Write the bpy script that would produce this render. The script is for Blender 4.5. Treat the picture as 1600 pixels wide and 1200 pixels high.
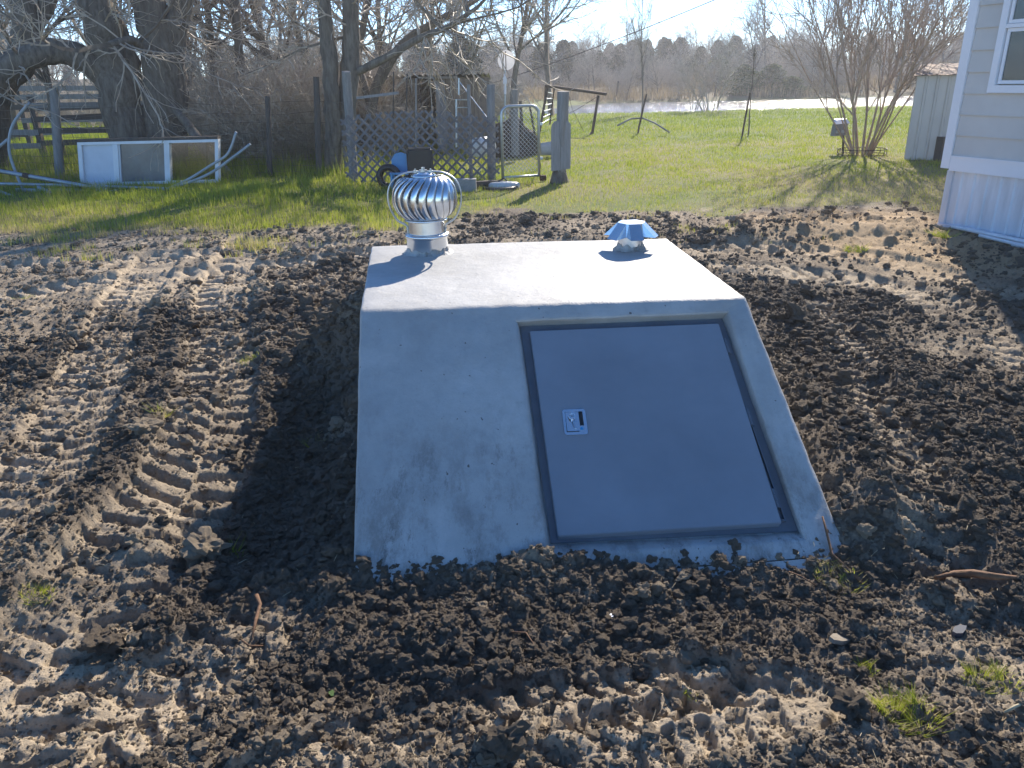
import bpy, bmesh, math, random
import numpy as np
from mathutils import Vector, Matrix, Euler

random.seed(7); np.random.seed(7)
C = bpy.context.scene
for o in list(bpy.data.objects): bpy.data.objects.remove(o)

# ------------------------------------------------------------------ camera
CH, PITCH, ROLL, FPX = 1.60, math.radians(21.6), math.radians(-1.3), 1200.0
_f = np.array([0, math.cos(PITCH), -math.sin(PITCH)])
_u = np.array([0, math.sin(PITCH), math.cos(PITCH)])
_x = np.array([1.0, 0, 0])
AX = math.cos(ROLL)*_x + math.sin(ROLL)*_u
AU = -math.sin(ROLL)*_x + math.cos(ROLL)*_u
cam = bpy.data.cameras.new('camera'); co = bpy.data.objects.new('camera', cam)
C.collection.objects.link(co); C.camera = co
cam.sensor_width = 36; cam.lens = 27.0; cam.clip_start = 0.05; cam.clip_end = 3000
m = Matrix.Identity(4)
for i in range(3):
    m[i][0] = AX[i]; m[i][1] = AU[i]; m[i][2] = -_f[i]
m[2][3] = CH
co.matrix_world = m

# ------------------------------------------------------------------ light
SUN_EL = math.radians(29.5); SUN_AZ = math.radians(20.2)   # azimuth measured from +Y towards +X
w = bpy.data.worlds.new('World'); C.world = w; w.use_nodes = True
nt = w.node_tree; nt.nodes.clear()
sky = nt.nodes.new('ShaderNodeTexSky'); sky.sky_type = 'NISHITA'; sky.sun_disc = False
sky.sun_elevation = SUN_EL; sky.sun_rotation = SUN_AZ
sky.air_density = 0.6; sky.dust_density = 0.0; sky.ozone_density = 3.0
bg = nt.nodes.new('ShaderNodeBackground'); bg.inputs[1].default_value = 0.13
wo = nt.nodes.new('ShaderNodeOutputWorld')
hs_ = nt.nodes.new('ShaderNodeHueSaturation'); hs_.inputs['Saturation'].default_value = 1.15
nt.links.new(sky.outputs[0], hs_.inputs['Color']); nt.links.new(hs_.outputs[0], bg.inputs[0]); nt.links.new(bg.outputs[0], wo.inputs[0])
sl = bpy.data.lights.new('sun', 'SUN'); so = bpy.data.objects.new('sun', sl); C.collection.objects.link(so)
sl.energy = 4.0; sl.angle = math.radians(0.53); sl.color = (1.0, 0.90, 0.76)
sd = Vector((math.sin(SUN_AZ)*math.cos(SUN_EL), math.cos(SUN_AZ)*math.cos(SUN_EL), math.sin(SUN_EL)))
so.rotation_euler = sd.to_track_quat('Z', 'Y').to_euler()
C.view_settings.view_transform = 'Standard'; C.view_settings.look = 'None'
C.view_settings.gamma = 1; C.view_settings.use_curve_mapping = False
C.view_settings.exposure = 1.15
C.render.engine = 'CYCLES'
C.cycles.max_bounces = 6; C.cycles.diffuse_bounces = 3; C.cycles.glossy_bounces = 3
C.cycles.transparent_max_bounces = 12; C.cycles.volume_bounces = 0
C.cycles.use_denoising = True

# ------------------------------------------------------------------ helpers
def at(px, py, Y):
    """world point at depth Y (metres ahead of where the photographer stands) seen at photo pixel px,py"""
    d = _f*FPX + AX*(px-800) - AU*(py-600)
    t = Y/d[1]
    return Vector((d[0]*t, Y, CH + d[2]*t))
def gp(px, py, z=0.0):
    d = _f*FPX + AX*(px-800) - AU*(py-600)
    t = (z-CH)/d[2]
    return Vector((d[0]*t, d[1]*t, z))
def onplane(px, py, P, n):
    d = Vector(_f*FPX + AX*(px-800) - AU*(py-600)); o = Vector((0, 0, CH))
    return o + d*((P-o).dot(n)/d.dot(n))

def mat(name, col, rough=0.8, metal=0.0, var=0.25, scale=6.0, bump=0.0, bscale=40.0, col2=None, spec=0.5,
        stretch=(1, 1, 1), transl=0.0, detail=6, streak=None):
    m = bpy.data.materials.new(name); m.use_nodes = True
    t = m.node_tree; N = t.nodes; L = t.links; b = N['Principled BSDF']
    tc = N.new('ShaderNodeTexCoord'); mp = N.new('ShaderNodeMapping'); mp.inputs['Scale'].default_value = stretch
    L.new(tc.outputs['Object'], mp.inputs[0])
    n = N.new('ShaderNodeTexNoise'); n.inputs['Scale'].default_value = scale; n.inputs['Detail'].default_value = detail
    n.inputs['Roughness'].default_value = 0.65
    L.new(mp.outputs[0], n.inputs['Vector'])
    r = N.new('ShaderNodeValToRGB'); L.new(n.outputs['Fac'], r.inputs[0])
    c2 = col2 or tuple(c*(1-var) for c in col)
    r.color_ramp.elements[0].position = 0.32; r.color_ramp.elements[1].position = 0.68
    r.color_ramp.elements[0].color = (*c2, 1); r.color_ramp.elements[1].color = (*(min(1, c*(1+var*0.3)) for c in col), 1)
    L.new(r.outputs[0], b.inputs['Base Color'])
    b.inputs['Roughness'].default_value = rough; b.inputs['Metallic'].default_value = metal
    b.inputs['Specular IOR Level'].default_value = spec
    if bump:
        n2 = N.new('ShaderNodeTexNoise'); n2.inputs['Scale'].default_value = bscale; n2.inputs['Detail'].default_value = 5
        L.new(mp.outputs[0], n2.inputs['Vector'])
        bp = N.new('ShaderNodeBump'); bp.inputs['Strength'].default_value = bump; bp.inputs['Distance'].default_value = 0.01
        L.new(n2.outputs['Fac'], bp.inputs['Height']); L.new(bp.outputs[0], b.inputs['Normal'])
    if transl:
        out = [x for x in N if x.type == 'OUTPUT_MATERIAL'][0]
        tr = N.new('ShaderNodeBsdfTranslucent'); L.new(r.outputs[0], tr.inputs[0])
        mx = N.new('ShaderNodeMixShader'); mx.inputs[0].default_value = transl
        L.new(b.outputs[0], mx.inputs[1]); L.new(tr.outputs[0], mx.inputs[2]); L.new(mx.outputs[0], out.inputs[0])
    return m

class MB:
    def __init__(s): s.v = []; s.f = []
    def box(s, c, size, rot=None):
        """box by centre, size and optional 3x3 rotation matrix"""
        R = rot or Matrix.Identity(3); i = len(s.v); c = Vector(c)
        for dx, dy, dz in ((-1,-1,-1),(1,-1,-1),(1,1,-1),(-1,1,-1),(-1,-1,1),(1,-1,1),(1,1,1),(-1,1,1)):
            s.v.append(tuple(c + R @ Vector((dx*size[0]/2, dy*size[1]/2, dz*size[2]/2))))
        for f in ((0,3,2,1),(4,5,6,7),(0,1,5,4),(1,2,6,5),(2,3,7,6),(3,0,4,7)): s.f.append(tuple(i+k for k in f))
        return s
    def bar(s, a, b, wdt, thk, up=(0, 0, 1)):
        """rectangular bar from a to b; thk measured along up"""
        a = Vector(a); b = Vector(b); z = (b-a); L = z.length; z.normalize()
        up = Vector(up); x = up.cross(z)
        if x.length < 1e-4: x = Vector((1, 0, 0)).cross(z)
        x.normalize(); y = z.cross(x)
        R = Matrix((x, y, z)).transposed()
        return s.box((a+b)/2, (wdt, thk, L), R)
    def prism(s, pts, vec):
        """extrude planar polygon pts by vec"""
        i = len(s.v); n = len(pts); vec = Vector(vec)
        for p in pts: s.v.append(tuple(p))
        for p in pts: s.v.append(tuple(Vector(p)+vec))
        s.f.append(tuple(i+k for k in reversed(range(n)))); s.f.append(tuple(i+n+k for k in range(n)))
        for k in range(n): s.f.append((i+k, i+(k+1) % n, i+n+(k+1) % n, i+n+k))
        return s
    def tube(s, pts, rad, sides=8, caps=True, jit=0.0, rnd=None):
        pts = [Vector(p) for p in pts]; n = len(pts)
        if not hasattr(rad, '__len__'): rad = [rad]*n
        i0 = len(s.v); px = None
        for k in range(n):
            d = (pts[min(k+1, n-1)] - pts[max(k-1, 0)]).normalized()
            if px is None:
                px = d.orthogonal().normalized()
            px = (px - d*px.dot(d)).normalized(); py = d.cross(px)
            for j in range(sides):
                a = 2*math.pi*j/sides; r = rad[k]*(1 + (jit*(rnd.random()-.5) if rnd else 0))
                s.v.append(tuple(pts[k] + px*math.cos(a)*r + py*math.sin(a)*r))
        for k in range(n-1):
            for j in range(sides):
                a = i0+k*sides+j; b = i0+k*sides+(j+1) % sides
                s.f.append((a, b, b+sides, a+sides))
        if caps:
            s.f.append(tuple(i0+j for j in reversed(range(sides)))); s.f.append(tuple(i0+(n-1)*sides+j for j in range(sides)))
        return s
    def lathe(s, prof, sides=32, c=(0, 0, 0), a0=0, close=False):
        i0 = len(s.v); n = len(prof)
        for r, z in prof:
            for j in range(sides):
                a = a0+2*math.pi*j/sides; s.v.append((c[0]+r*math.cos(a), c[1]+r*math.sin(a), c[2]+z))
        for k in range(n-1):
            for j in range(sides):
                a = i0+k*sides+j; b = i0+k*sides+(j+1) % sides; s.f.append((a, b, b+sides, a+sides))
        return s
    def mesh(s, name, m, smooth=False):
        me = bpy.data.meshes.new(name); me.from_pydata([tuple(v) for v in s.v], [], s.f); me.materials.append(m)
        if smooth: me.polygons.foreach_set('use_smooth', [True]*len(me.polygons))
        me.update(); return me
    def build(s, name, m, parent=None, smooth=False, **k):
        return link(name, s.mesh(name, m, smooth), parent, **k)

def link(name, me, parent=None, label=None, cat=None, group=None, kind=None, loc=None, rot=None):
    o = bpy.data.objects.new(name, me); C.collection.objects.link(o)
    if parent:
        o.parent = parent
        if me is not None: o.matrix_parent_inverse = Matrix.Translation(-parent.location) if parent.get('_wp') else Matrix.Identity(4)
    if loc is not None: o.location = loc
    if rot is not None: o.rotation_euler = rot
    if label: o['label'] = label
    if cat: o['category'] = cat
    if group: o['group'] = group
    if kind: o['kind'] = kind
    return o
def thing(name, label, cat, loc=(0, 0, 0), group=None, rot=(0, 0, 0)):
    return link(name, None, None, label, cat, group, None, loc, rot)
def wthing(name, label, cat, base, group=None):
    """Empty at base whose children are modelled in world coordinates (parent inverse carries the offset)"""
    o = link(name, None, None, label, cat, group, None, base); o['_wp'] = 1; return o
def subpart(o): o['_wp'] = 1; return o     # lets children of a mesh part at the origin use world coordinates too
def npmesh(name, V, F, m, smooth=False, attrs=None):
    """V (n,3), F (k,3) or (k,4) arrays"""
    me = bpy.data.meshes.new(name); V = np.ascontiguousarray(V, dtype=np.float32); F = np.ascontiguousarray(F, dtype=np.int32)
    k, q = F.shape
    me.vertices.add(len(V)); me.vertices.foreach_set('co', V.ravel())
    me.loops.add(k*q); me.loops.foreach_set('vertex_index', F.ravel())
    me.polygons.add(k); me.polygons.foreach_set('loop_start', np.arange(0, k*q, q, dtype=np.int32))
    me.polygons.foreach_set('loop_total', np.full(k, q, dtype=np.int32))
    me.polygons.foreach_set('use_smooth', np.full(k, smooth, dtype=bool))
    for an, av in (attrs or {}).items():
        a = me.attributes.new(an, 'FLOAT', 'POINT'); a.data.foreach_set('value', np.ascontiguousarray(av, dtype=np.float32))
    me.materials.append(m); me.update(calc_edges=True); return me

# ------------------------------------------------------------------ numpy noise
def _h(ix, iy, s):
    with np.errstate(over='ignore'):
        n = (ix.astype(np.int64)*374761393 + iy.astype(np.int64)*668265263 + s*144269504) & 0xffffffff
        n = ((n ^ (n >> 13))*1274126177) & 0xffffffff
        n = (n ^ (n >> 16)); n = (n*2246822519) & 0xffffffff
        n = n ^ (n >> 15)
    return (n & 0xffffff)/float(0x1000000)
def vn(x, y, sc, s=0):
    """value noise -1..1 with feature size sc"""
    x = x/sc; y = y/sc; ix = np.floor(x); iy = np.floor(y); fx = x-ix; fy = y-iy
    fx = fx*fx*(3-2*fx); fy = fy*fy*(3-2*fy)
    a = _h(ix, iy, s); b = _h(ix+1, iy, s); c = _h(ix, iy+1, s); d = _h(ix+1, iy+1, s)
    return ((a+(b-a)*fx)*(1-fy) + (c+(d-c)*fx)*fy)*2-1
def fbm(x, y, sc, o=4, s=0, g=0.5):
    v = 0; a = 1; t = 0
    for k in range(o):
        ca, sa = math.cos(k*1.3), math.sin(k*1.3)
        v = v + a*vn(x*ca-y*sa, x*sa+y*ca, sc, s+k*17); t += a; a *= g; sc *= 0.5
    return v/t
def balls(x, y, cell, prob, s, rmin=0.25, rmax=0.55, flat=0.8):
    """hemispherical lumps of random radius, one per cell at most"""
    wx = x + fbm(x, y, cell*0.6, 3, s+5)*cell*0.42; wy = y + fbm(x, y, cell*0.6, 3, s+9)*cell*0.42
    ix = np.floor(wx/cell); iy = np.floor(wy/cell); out = np.zeros_like(x)
    for dx in (-1, 0, 1):
        for dy in (-1, 0, 1):
            jx = ix+dx; jy = iy+dy
            cx = (jx+_h(jx, jy, s+1))*cell; cy = (jy+_h(jx, jy, s+2))*cell
            r = cell*(rmin+(rmax-rmin)*_h(jx, jy, s+3)); on = _h(jx, jy, s+4) < prob
            q = r*r-(wx-cx)**2-(wy-cy)**2
            out = np.maximum(out, np.where(on & (q > 0), np.sqrt(np.maximum(q, 0)), 0)*flat)
    return out
def slabs(x, y, cell, prob, s, rmin=0.2, rmax=0.5, steep=1.7, wob=.3):
    """angular lumps with tilted flat tops and steep broken sides"""
    wx = x + fbm(x, y, cell*0.5, 3, s+5, .65)*cell*wob; wy = y + fbm(x, y, cell*0.5, 3, s+9, .65)*cell*wob
    ix = np.floor(wx/cell); iy = np.floor(wy/cell); out = np.zeros_like(x)
    for dx in (-1, 0, 1):
        for dy in (-1, 0, 1):
            jx = ix+dx; jy = iy+dy
            cx = (jx+_h(jx, jy, s+1))*cell; cy = (jy+_h(jx, jy, s+2))*cell
            r = cell*(rmin+(rmax-rmin)*_h(jx, jy, s+3)**1.5); on = _h(jx, jy, s+4) < prob
            th = _h(jx, jy, s+6)*6.283; c, sn = np.cos(th), np.sin(th)
            u = (wx-cx)*c+(wy-cy)*sn; v = -(wx-cx)*sn+(wy-cy)*c
            d = np.maximum(np.maximum(np.abs(u), np.abs(v)*(.8+.5*_h(jx, jy, s+7))), np.abs(u*.7+v*.75))
            top = r*(.45+.5*_h(jx, jy, s+8)) + u*(_h(jx, jy, s+10)-.5)*.8 + v*(_h(jx, jy, s+11)-.5)*.8
            out = np.maximum(out, np.where(on, np.clip(np.minimum((r-d)*steep, top), 0, None), 0))
    return out
def sstep(a, b, x):
    t = np.clip((x-a)/(b-a), 0, 1); return t*t*(3-2*t)

# ------------------------------------------------------------------ ground shape
# tyre tracks: (photo pixel polyline, width, lug pitch, depth)
TR = [
 ([(385,380),(362,420),(348,480),(345,560),(335,640),(310,720),(255,810),(170,920),(60,1040),(-80,1180)], 0.46, 0.150, 0.050),
 ([(250,400),(205,470),(165,550),(120,640),(60,750),(-40,880)], 0.44, 0.150, 0.040),
 ([(340,1300),(500,1180),(640,1122),(760,1098),(900,1080),(1020,1062),(1120,1040)], 0.25, 0.100, 0.034),
 ([(760,1300),(900,1190),(1060,1120),(1230,1070)], 0.30, 0.11, 0.030),
 ([(1270,470),(1320,550),(1355,620),(1392,700),(1435,790),(1500,900)], 0.26, 0.105, 0.036),
 ([(-60,480),(120,452),(300,432),(430,420),(590,398)], 0.50, 0.15, 0.045),
 ([(-60,425),(150,412),(350,398),(560,384)], 0.45, 0.15, 0.035),
 ([(1080,392),(1200,388),(1330,395),(1460,420),(1640,480)], 0.5, 0.15, 0.030),
 ([(1150,430),(1280,428),(1400,446),(1520,500),(1640,570)], 0.5, 0.15, 0.030),
 ([(60,1240),(180,1120),(330,1020),(440,960)], 0.35, 0.13, 0.03),
]
TRW = []
for pl, wd, pit, dep in TR:
    P = [gp(*q) for q in pl]; Q = [P[0]]
    for a, b in zip(P[:-1], P[1:]):
        for k in range(1, 4): Q.append(a.lerp(b, k/3))
    for _ in range(2): Q = [Q[0]]+[(Q[i-1]+Q[i]*2+Q[i+1])/4 for i in range(1, len(Q)-1)]+[Q[-1]]
    TRW.append((np.array([(q.x, q.y) for q in Q]), wd, pit, dep))

def tracks(x, y):
    """height change, inside-track mask"""
    h = np.zeros_like(x); msk = np.zeros_like(x)
    for P, wd, pit, dep in TRW:
        sel = (x > P[:, 0].min()-wd) & (x < P[:, 0].max()+wd) & (y > P[:, 1].min()-wd) & (y < P[:, 1].max()+wd)
        if not sel.any(): continue
        X = x[sel]; Y = y[sel]; X, Y = X+vn(X, Y, .5, 3)*.02+fbm(X, Y, .05, 3, 6)*.014, Y+vn(X, Y, .5, 4)*.02+fbm(X, Y, .06, 3, 7)*.016
        best = np.full(X.shape, 9.0); S = np.zeros_like(X); Dl = np.zeros_like(X); acc = 0
        for a, b in zip(P[:-1], P[1:]):
            d = b-a; L = np.hypot(*d); d = d/L
            t = np.clip((X-a[0])*d[0]+(Y-a[1])*d[1], 0, L); ex = X-a[0]-d[0]*t; ey = Y-a[1]-d[1]*t
            dist = np.hypot(ex, ey); sg = np.sign(ex*-d[1]+ey*d[0])
            up = dist < best
            best[up] = dist[up]; S[up] = (acc+t)[up]; Dl[up] = (sg*dist)[up]; acc += L
        hw = wd/2
        ins = 1-sstep(hw*.86, hw*1.08, best)
        side = (Dl > 0)
        ph = S/pit + np.abs(Dl)/hw*0.55 + side*0.5
        fr = ph-np.floor(ph)
        lug = sstep(.08, .17, fr)*(1-sstep(.48, .56, fr))             # pressed-in bars
        lug = lug*sstep(.03, .07, np.abs(Dl)/hw+.02)
        wear = .5+.5*sstep(-.4, .35, fbm(X, Y, .7, 3, 31)); wear = wear*sstep(-.5, -.1, fbm(X, Y, .55, 3, 77))
        hh = ins*(-dep*.35 - dep*lug*wear) + (sstep(hw*.8, hw*1.1, best)*(1-sstep(hw*1.1, hw*1.7, best)))*dep*.5
        h[sel] += hh; msk[sel] = np.maximum(msk[sel], ins*(.35+.65*wear))
    return h, msk
def seg_bump(x, y, pts, r, hgt):
    """ridge along world polyline"""
    best = np.full(x.shape, 99.0)
    for a, b in zip(pts[:-1], pts[1:]):
        a = np.array(a); b = np.array(b); d = b-a; L = np.hypot(*d); d = d/L
        t = np.clip((x-a[0])*d[0]+(y-a[1])*d[1], 0, L)
        best = np.minimum(best, np.hypot(x-a[0]-d[0]*t, y-a[1]-d[1]*t))
    return hgt*np.exp(-(best/r)**2)
def grass_mask(x, y):
    """1 in the lawn, 0 in the bare dirt"""
    e = 9.35 + fbm(x, y, 1.3, 4, 51)*1.7 - .5*sstep(-1, -4, x) + .5*np.exp(-((x-3.6)/1.3)**2)
    return sstep(-.6, .9, y-e)
def loose(x, y):
    """how much the soil is loose and cloddy"""
    a = fbm(x, y, .9, 3, 61)*.55+.5
    a = a+.45*np.exp(-((y-2.12)/.3)**2)*((x > -1.2) & (x < 2)) + .35*np.exp(-((x-1.9)/.55)**2)*(y > 2.2)*(y < 6.5)
    a = a+.5*np.exp(-(((x+.95)/.35)**2))*((y > 2.) & (y < 5.2)) + .35*np.exp(-((y-5.4)/.5)**2)*((x > -3) & (x < 3))
    a = a+.3*np.exp(-((x+1.75)/.22)**2)*((y > 2) & (y < 4.5))
    return np.clip(a, 0, 1)

def base_h(x, y):
    """broad shape of the ground"""
    h = fbm(x, y, 2.2, 3, 11)*.035*(1-sstep(9, 14, y))
    h += fbm(x, y, 9, 2, 15)*.06*sstep(9, 16, y)
    h += seg_bump(x, y, [(-1.05,2.18),(-.4,2.1),(.3,2.12),(1.0,2.16),(1.5,2.3)], .15, -.045)          # spoil against the front
    h -= seg_bump(x, y, [(-1.1,1.78),(-.3,1.78),(.5,1.84),(1.1,1.80),(1.7,1.98)], .20, .075)*(.65+.5*fbm(x, y, .45, 2, 14))                     # hollow before it
    h -= seg_bump(x, y, [(-1.02,2.65),(-1.05,3.3),(-1.05,3.9)], .30, .15)                              # dug hollow on the left
    h += seg_bump(x, y, [(-.98,4.6),(-.92,5.1),(0,5.25),(1.1,5.2)], .28, .30)                         # backfill behind
    h += seg_bump(x, y, [(-.78,3.7),(-.9,4.5)], .16, .16)
    h -= .16*FOOT(x, y)
    h += seg_bump(x, y, [(-1.7,2.2),(-1.72,3.0),(-1.75,3.8)], .16, .07)
    h += fbm(x, y, .9, 2, 13)*.03*(1-sstep(6, 8, y))
    h += seg_bump(x, y, [(-1.38,2.45),(-1.42,2.6)], .13, .07)
    h += seg_bump(x, y, [(1.42,2.6),(1.4,3.4),(1.3,4.4)], .28, .14)
    h += seg_bump(x, y, [(2.2,3.2),(2.0,4.6),(1.7,5.6)], .35, .09)
    h += seg_bump(x, y, [(-2.3,6.2),(-.9,6.0),(.6,6.6),(2.2,6.5)], .3, .07)
    h += seg_bump(x, y, [(2.3,8.0),(3.2,8.3),(4.2,8.2)], .35, .10)
    h += seg_bump(x, y, [(-.6,8.0),(.3,8.1),(1.4,7.9)], .25, .08)
    # lawn sinks to the pond, banks beyond
    pond = POND(x, y)
    h = h - pond*.55
    h += sstep(58, 75, y)*.9 + sstep(75, 160, y)*2.2 + sstep(46, 56, y)*(1-sstep(2, 7, x))*.35
    return h
def FOOT(x, y):
    return sstep(2.33, 2.45, y-.05*x)*(1-sstep(4.68, 4.75, y))*sstep(-.60, -.50, x+(y-2.3)*.11)*(1-sstep(1.06, 1.16, x+(y-2.3)*.085))
def POND(x, y):
    wob = fbm(x, y, 7, 2, 91)*1.3
    a = sstep(39.5, 42.0, y+wob*.3+np.clip(12-x,0,20)*.02)*(1-sstep(57, 60, y+wob+np.clip(7-x, 0, 20)*1.0))
    return a*sstep(1.2, 5.0, x+wob*.6)*(1-sstep(60, 66, x))
def full_h(x, y, detail=True):
    h = base_h(x, y)
    g = grass_mask(x, y); lo = loose(x, y)
    th, tm = tracks(x, y)
    d = (1-g)
    tmk = np.clip(tm, 0, 1)
    l2 = np.clip(lo-.8*tmk, 0.02, 1)
    h = h+th*d
    if detail:
        n = fbm(x, y, .40, 6, 21, .60)*.038
        c = slabs(x, y, .30, .24, 101, .10, .26)*sstep(.42, .75, l2)*.85
        c = np.maximum(c, slabs(x, y, .15, .36, 131, .10, .34)*sstep(.28, .6, l2))
        c = np.maximum(c, slabs(x+.3, y, .075, .60, 151, .14, .45)*sstep(.12, .5, l2+.15*vn(x, y, .3, 5)))
        c = c+slabs(x, y+.2, .038, .7, 171, .2, .55)*(.35+.65*sstep(.1, .5, l2))*(1-sstep(6.5, 8, y))
        sm_ = np.exp(-((x-3.4)/1.5)**2)*sstep(6.3, 7.4, y)*(1-sstep(9.3, 10, y))
        c = np.maximum(c, sm_*1.2*np.maximum(slabs(x, y, .24, .4, 301, .12, .4), slabs(x, y, .11, .5, 331, .15, .45)))
        h = h+d*(n*(1-.55*tmk)+c*.85) + g*fbm(x, y, .5, 3, 25)*.02
        h = h+d*(fbm(x, y, .045, 4, 26, .75)*.013 - .006*(1-np.abs(vn(x, y, .05, 27)))**3)*(1-sstep(6, 8, y))
    else: c = np.zeros_like(x)
    h = h - .040*np.exp(-((x+.36)/.20)**2-((y-2.19)/.09)**2) + .012*np.exp(-((x-.12)/.22)**2-((y-2.2)/.08)**2)
    h = np.where(FOOT(x, y) > .5, np.minimum(h, -.06), h)
    return h, g, lo, tmk, c
def gz(x, y):
    """ground height at one point"""
    h = full_h(np.array([float(x)]), np.array([float(y)]))[0]; return float(h[0])
def gz0(x, y):
    return float(base_h(np.array([float(x)]), np.array([float(y)]))[0])

def dryness(x, y, tm, lo, cl):
    d = .46*tm + .50*(1-lo) + fbm(x, y, .45, 5, 41, .62)*.55 + fbm(x, y, .07, 3, 43)*.22 - np.clip(cl*5, 0, .30) + .26*sstep(2.05, 1.5, y) - .22*sstep(.9, 1.5, x)*sstep(2.1, 2.6, y)*(1-sstep(5.5, 7, y))
    return np.clip(d+.10+.03*sstep(-.6, -1.6, x)+.20*sstep(5.2, 6.2, y)*sstep(0, -1.5, x), 0, 1)
ys = list(np.arange(-5, .95, .12)); yy = .95
while yy < 10.5: ys.append(yy); yy += max(.0042*yy, .0058)
while yy < 420: ys.append(yy); yy += .022*yy*(1 if yy < 80 else 2)
ys = np.array(ys)
NC = 1120
uc = np.linspace(-1, 1, NC); uo = np.linspace(0, 1, 26)[1:]
def xrow(y):
    w = .80*max(y, .95)+1.25
    o = w+(uo**2)*(w*.9+30)
    return np.concatenate([-o[::-1], uc*w, o])
X = np.array([xrow(y) for y in ys]); Y = np.repeat(ys[:, None], X.shape[1], 1)
nr, ncol = X.shape
xf, yf = X.ravel(), Y.ravel()
Z, G, LO, TM, CL = full_h(xf, yf)
# colour controls, all properties of the soil itself
dry = dryness(xf, yf, TM, LO, CL)
sand = np.exp(-((xf-3.4)/1.6)**2)*sstep(6.3, 7.8, yf)*(1-sstep(9.2, 10, yf))*(.6+.6*fbm(xf, yf, .8, 3, 44)) + np.exp(-((xf-4.3)/1.0)**2)*sstep(5.6, 6.8, yf)*(1-sstep(9, 10, yf))*.8
sand = np.clip(sand, 0, 1)*(1-np.clip(CL*6, 0, .7))
pale = fbm(xf, yf, 2.5, 4, 46)*.5+.5+.3*np.exp(-((yf-12.5)/1.6)**2)*(xf > 0)-.35*sstep(20, 28, yf)
idx = np.arange(nr*ncol).reshape(nr, ncol)
FQ = np.stack([idx[:-1, :-1], idx[:-1, 1:], idx[1:, 1:], idx[1:, :-1]], -1).reshape(-1, 4)

def ground_material():
    m = bpy.data.materials.new('soil_and_lawn'); m.use_nodes = True
    t = m.node_tree; N = t.nodes; L = t.links; b = N['Principled BSDF']
    b.inputs['Roughness'].default_value = .9; b.inputs['Specular IOR Level'].default_value = .25
    def A(n): a = N.new('ShaderNodeAttribute'); a.attribute_name = n; return a.outputs['Fac']
    def noise(sc, det=5, ro=.6):
        n = N.new('ShaderNodeTexNoise'); n.inputs['Scale'].default_value = sc; n.inputs['Detail'].default_value = det; n.inputs['Roughness'].default_value = ro
        L.new(tc.outputs['Object'], n.inputs['Vector']); return n.outputs['Fac']
    def ma(op, a, b_, c=None):
        n = N.new('ShaderNodeMath'); n.operation = op
        for i, q in enumerate((a, b_, c)):
            if q is None: continue
            if isinstance(q, (int, float)): n.inputs[i].default_value = q
            else: L.new(q, n.inputs[i])
        return n.outputs[0]
    def mix(f, a, b_):
        n = N.new('ShaderNodeMix'); n.data_type = 'RGBA'
        if isinstance(f, (int, float)): n.inputs[0].default_value = f
        else: L.new(f, n.inputs[0])
        for i, q in ((6, a), (7, b_)):
            if isinstance(q, tuple): n.inputs[i].default_value = (*q, 1)
            else: L.new(q, n.inputs[i])
        return n.outputs[2]
    def ramp(f, a, b_):
        n = N.new('ShaderNodeMapRange'); n.clamp = True; L.new(f, n.inputs[0]); n.inputs[1].default_value = a; n.inputs[2].default_value = b_; return n.outputs[0]
    tc = N.new('ShaderNodeTexCoord')
    fine = noise(60, 6, .7); med = noise(9, 5, .6)
    dr = ma('ADD', A('dry'), ma('MULTIPLY', ma('SUBTRACT', fine, .5), .9))
    dr = ramp(dr, .15, 1.0)
    dark = mix(med, (.105, .083, .063), (.20, .16, .12))
    tan = mix(fine, (.40, .322, .225), (.60, .485, .345))
    soil = mix(dr, dark, tan)
    sandc = mix(fine, (.34, .22, .11), (.55, .40, .24))
    soil = mix(ma('MULTIPLY', A('sand'), .9), soil, sandc)
    gn = ramp(ma('ADD', A('pale'), ma('MULTIPLY', ma('SUBTRACT', noise(3, 6, .7), .5), 1.0)), .25, .85)
    lawn = mix(gn, (.10, .14, .022), (.24, .19, .09))
    far = ramp(A('far'), 0, 1)
    lawn = mix(far, lawn, mix(med, (.11, .085, .05), (.20, .155, .09)))
    g = ramp(ma('ADD', A('grass'), ma('MULTIPLY', ma('SUBTRACT', noise(14, 5, .7), .5), .7)), .35, .65)
    L.new(mix(g, soil, lawn), b.inputs['Base Color'])
    bp = N.new('ShaderNodeBump'); bp.inputs['Strength'].default_value = .85; bp.inputs['Distance'].default_value = .008
    hh = ma('ADD', ma('MULTIPLY', noise(150, 5, .8), 1.3), ma('MULTIPLY', noise(48, 4, .6), 1.6))
    L.new(hh, bp.inputs['Height']); L.new(bp.outputs[0], b.inputs['Normal'])
    return m
M_GROUND = ground_material()
farA = np.clip(sstep(56, 62, yf) + sstep(40, 44, yf)*(1-sstep(0, 4, xf))*0.5*(fbm(xf, yf, 5, 2, 99) > 0), 0, 1)
gm = npmesh('ground', np.stack([xf, yf, Z], 1), FQ, M_GROUND, True,
            dict(dry=dry, sand=sand, grass=G, pale=pale, far=farA))
link('ground', gm, kind='structure', label='bare churned black soil with tyre tracks running into a green lawn', )

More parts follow.
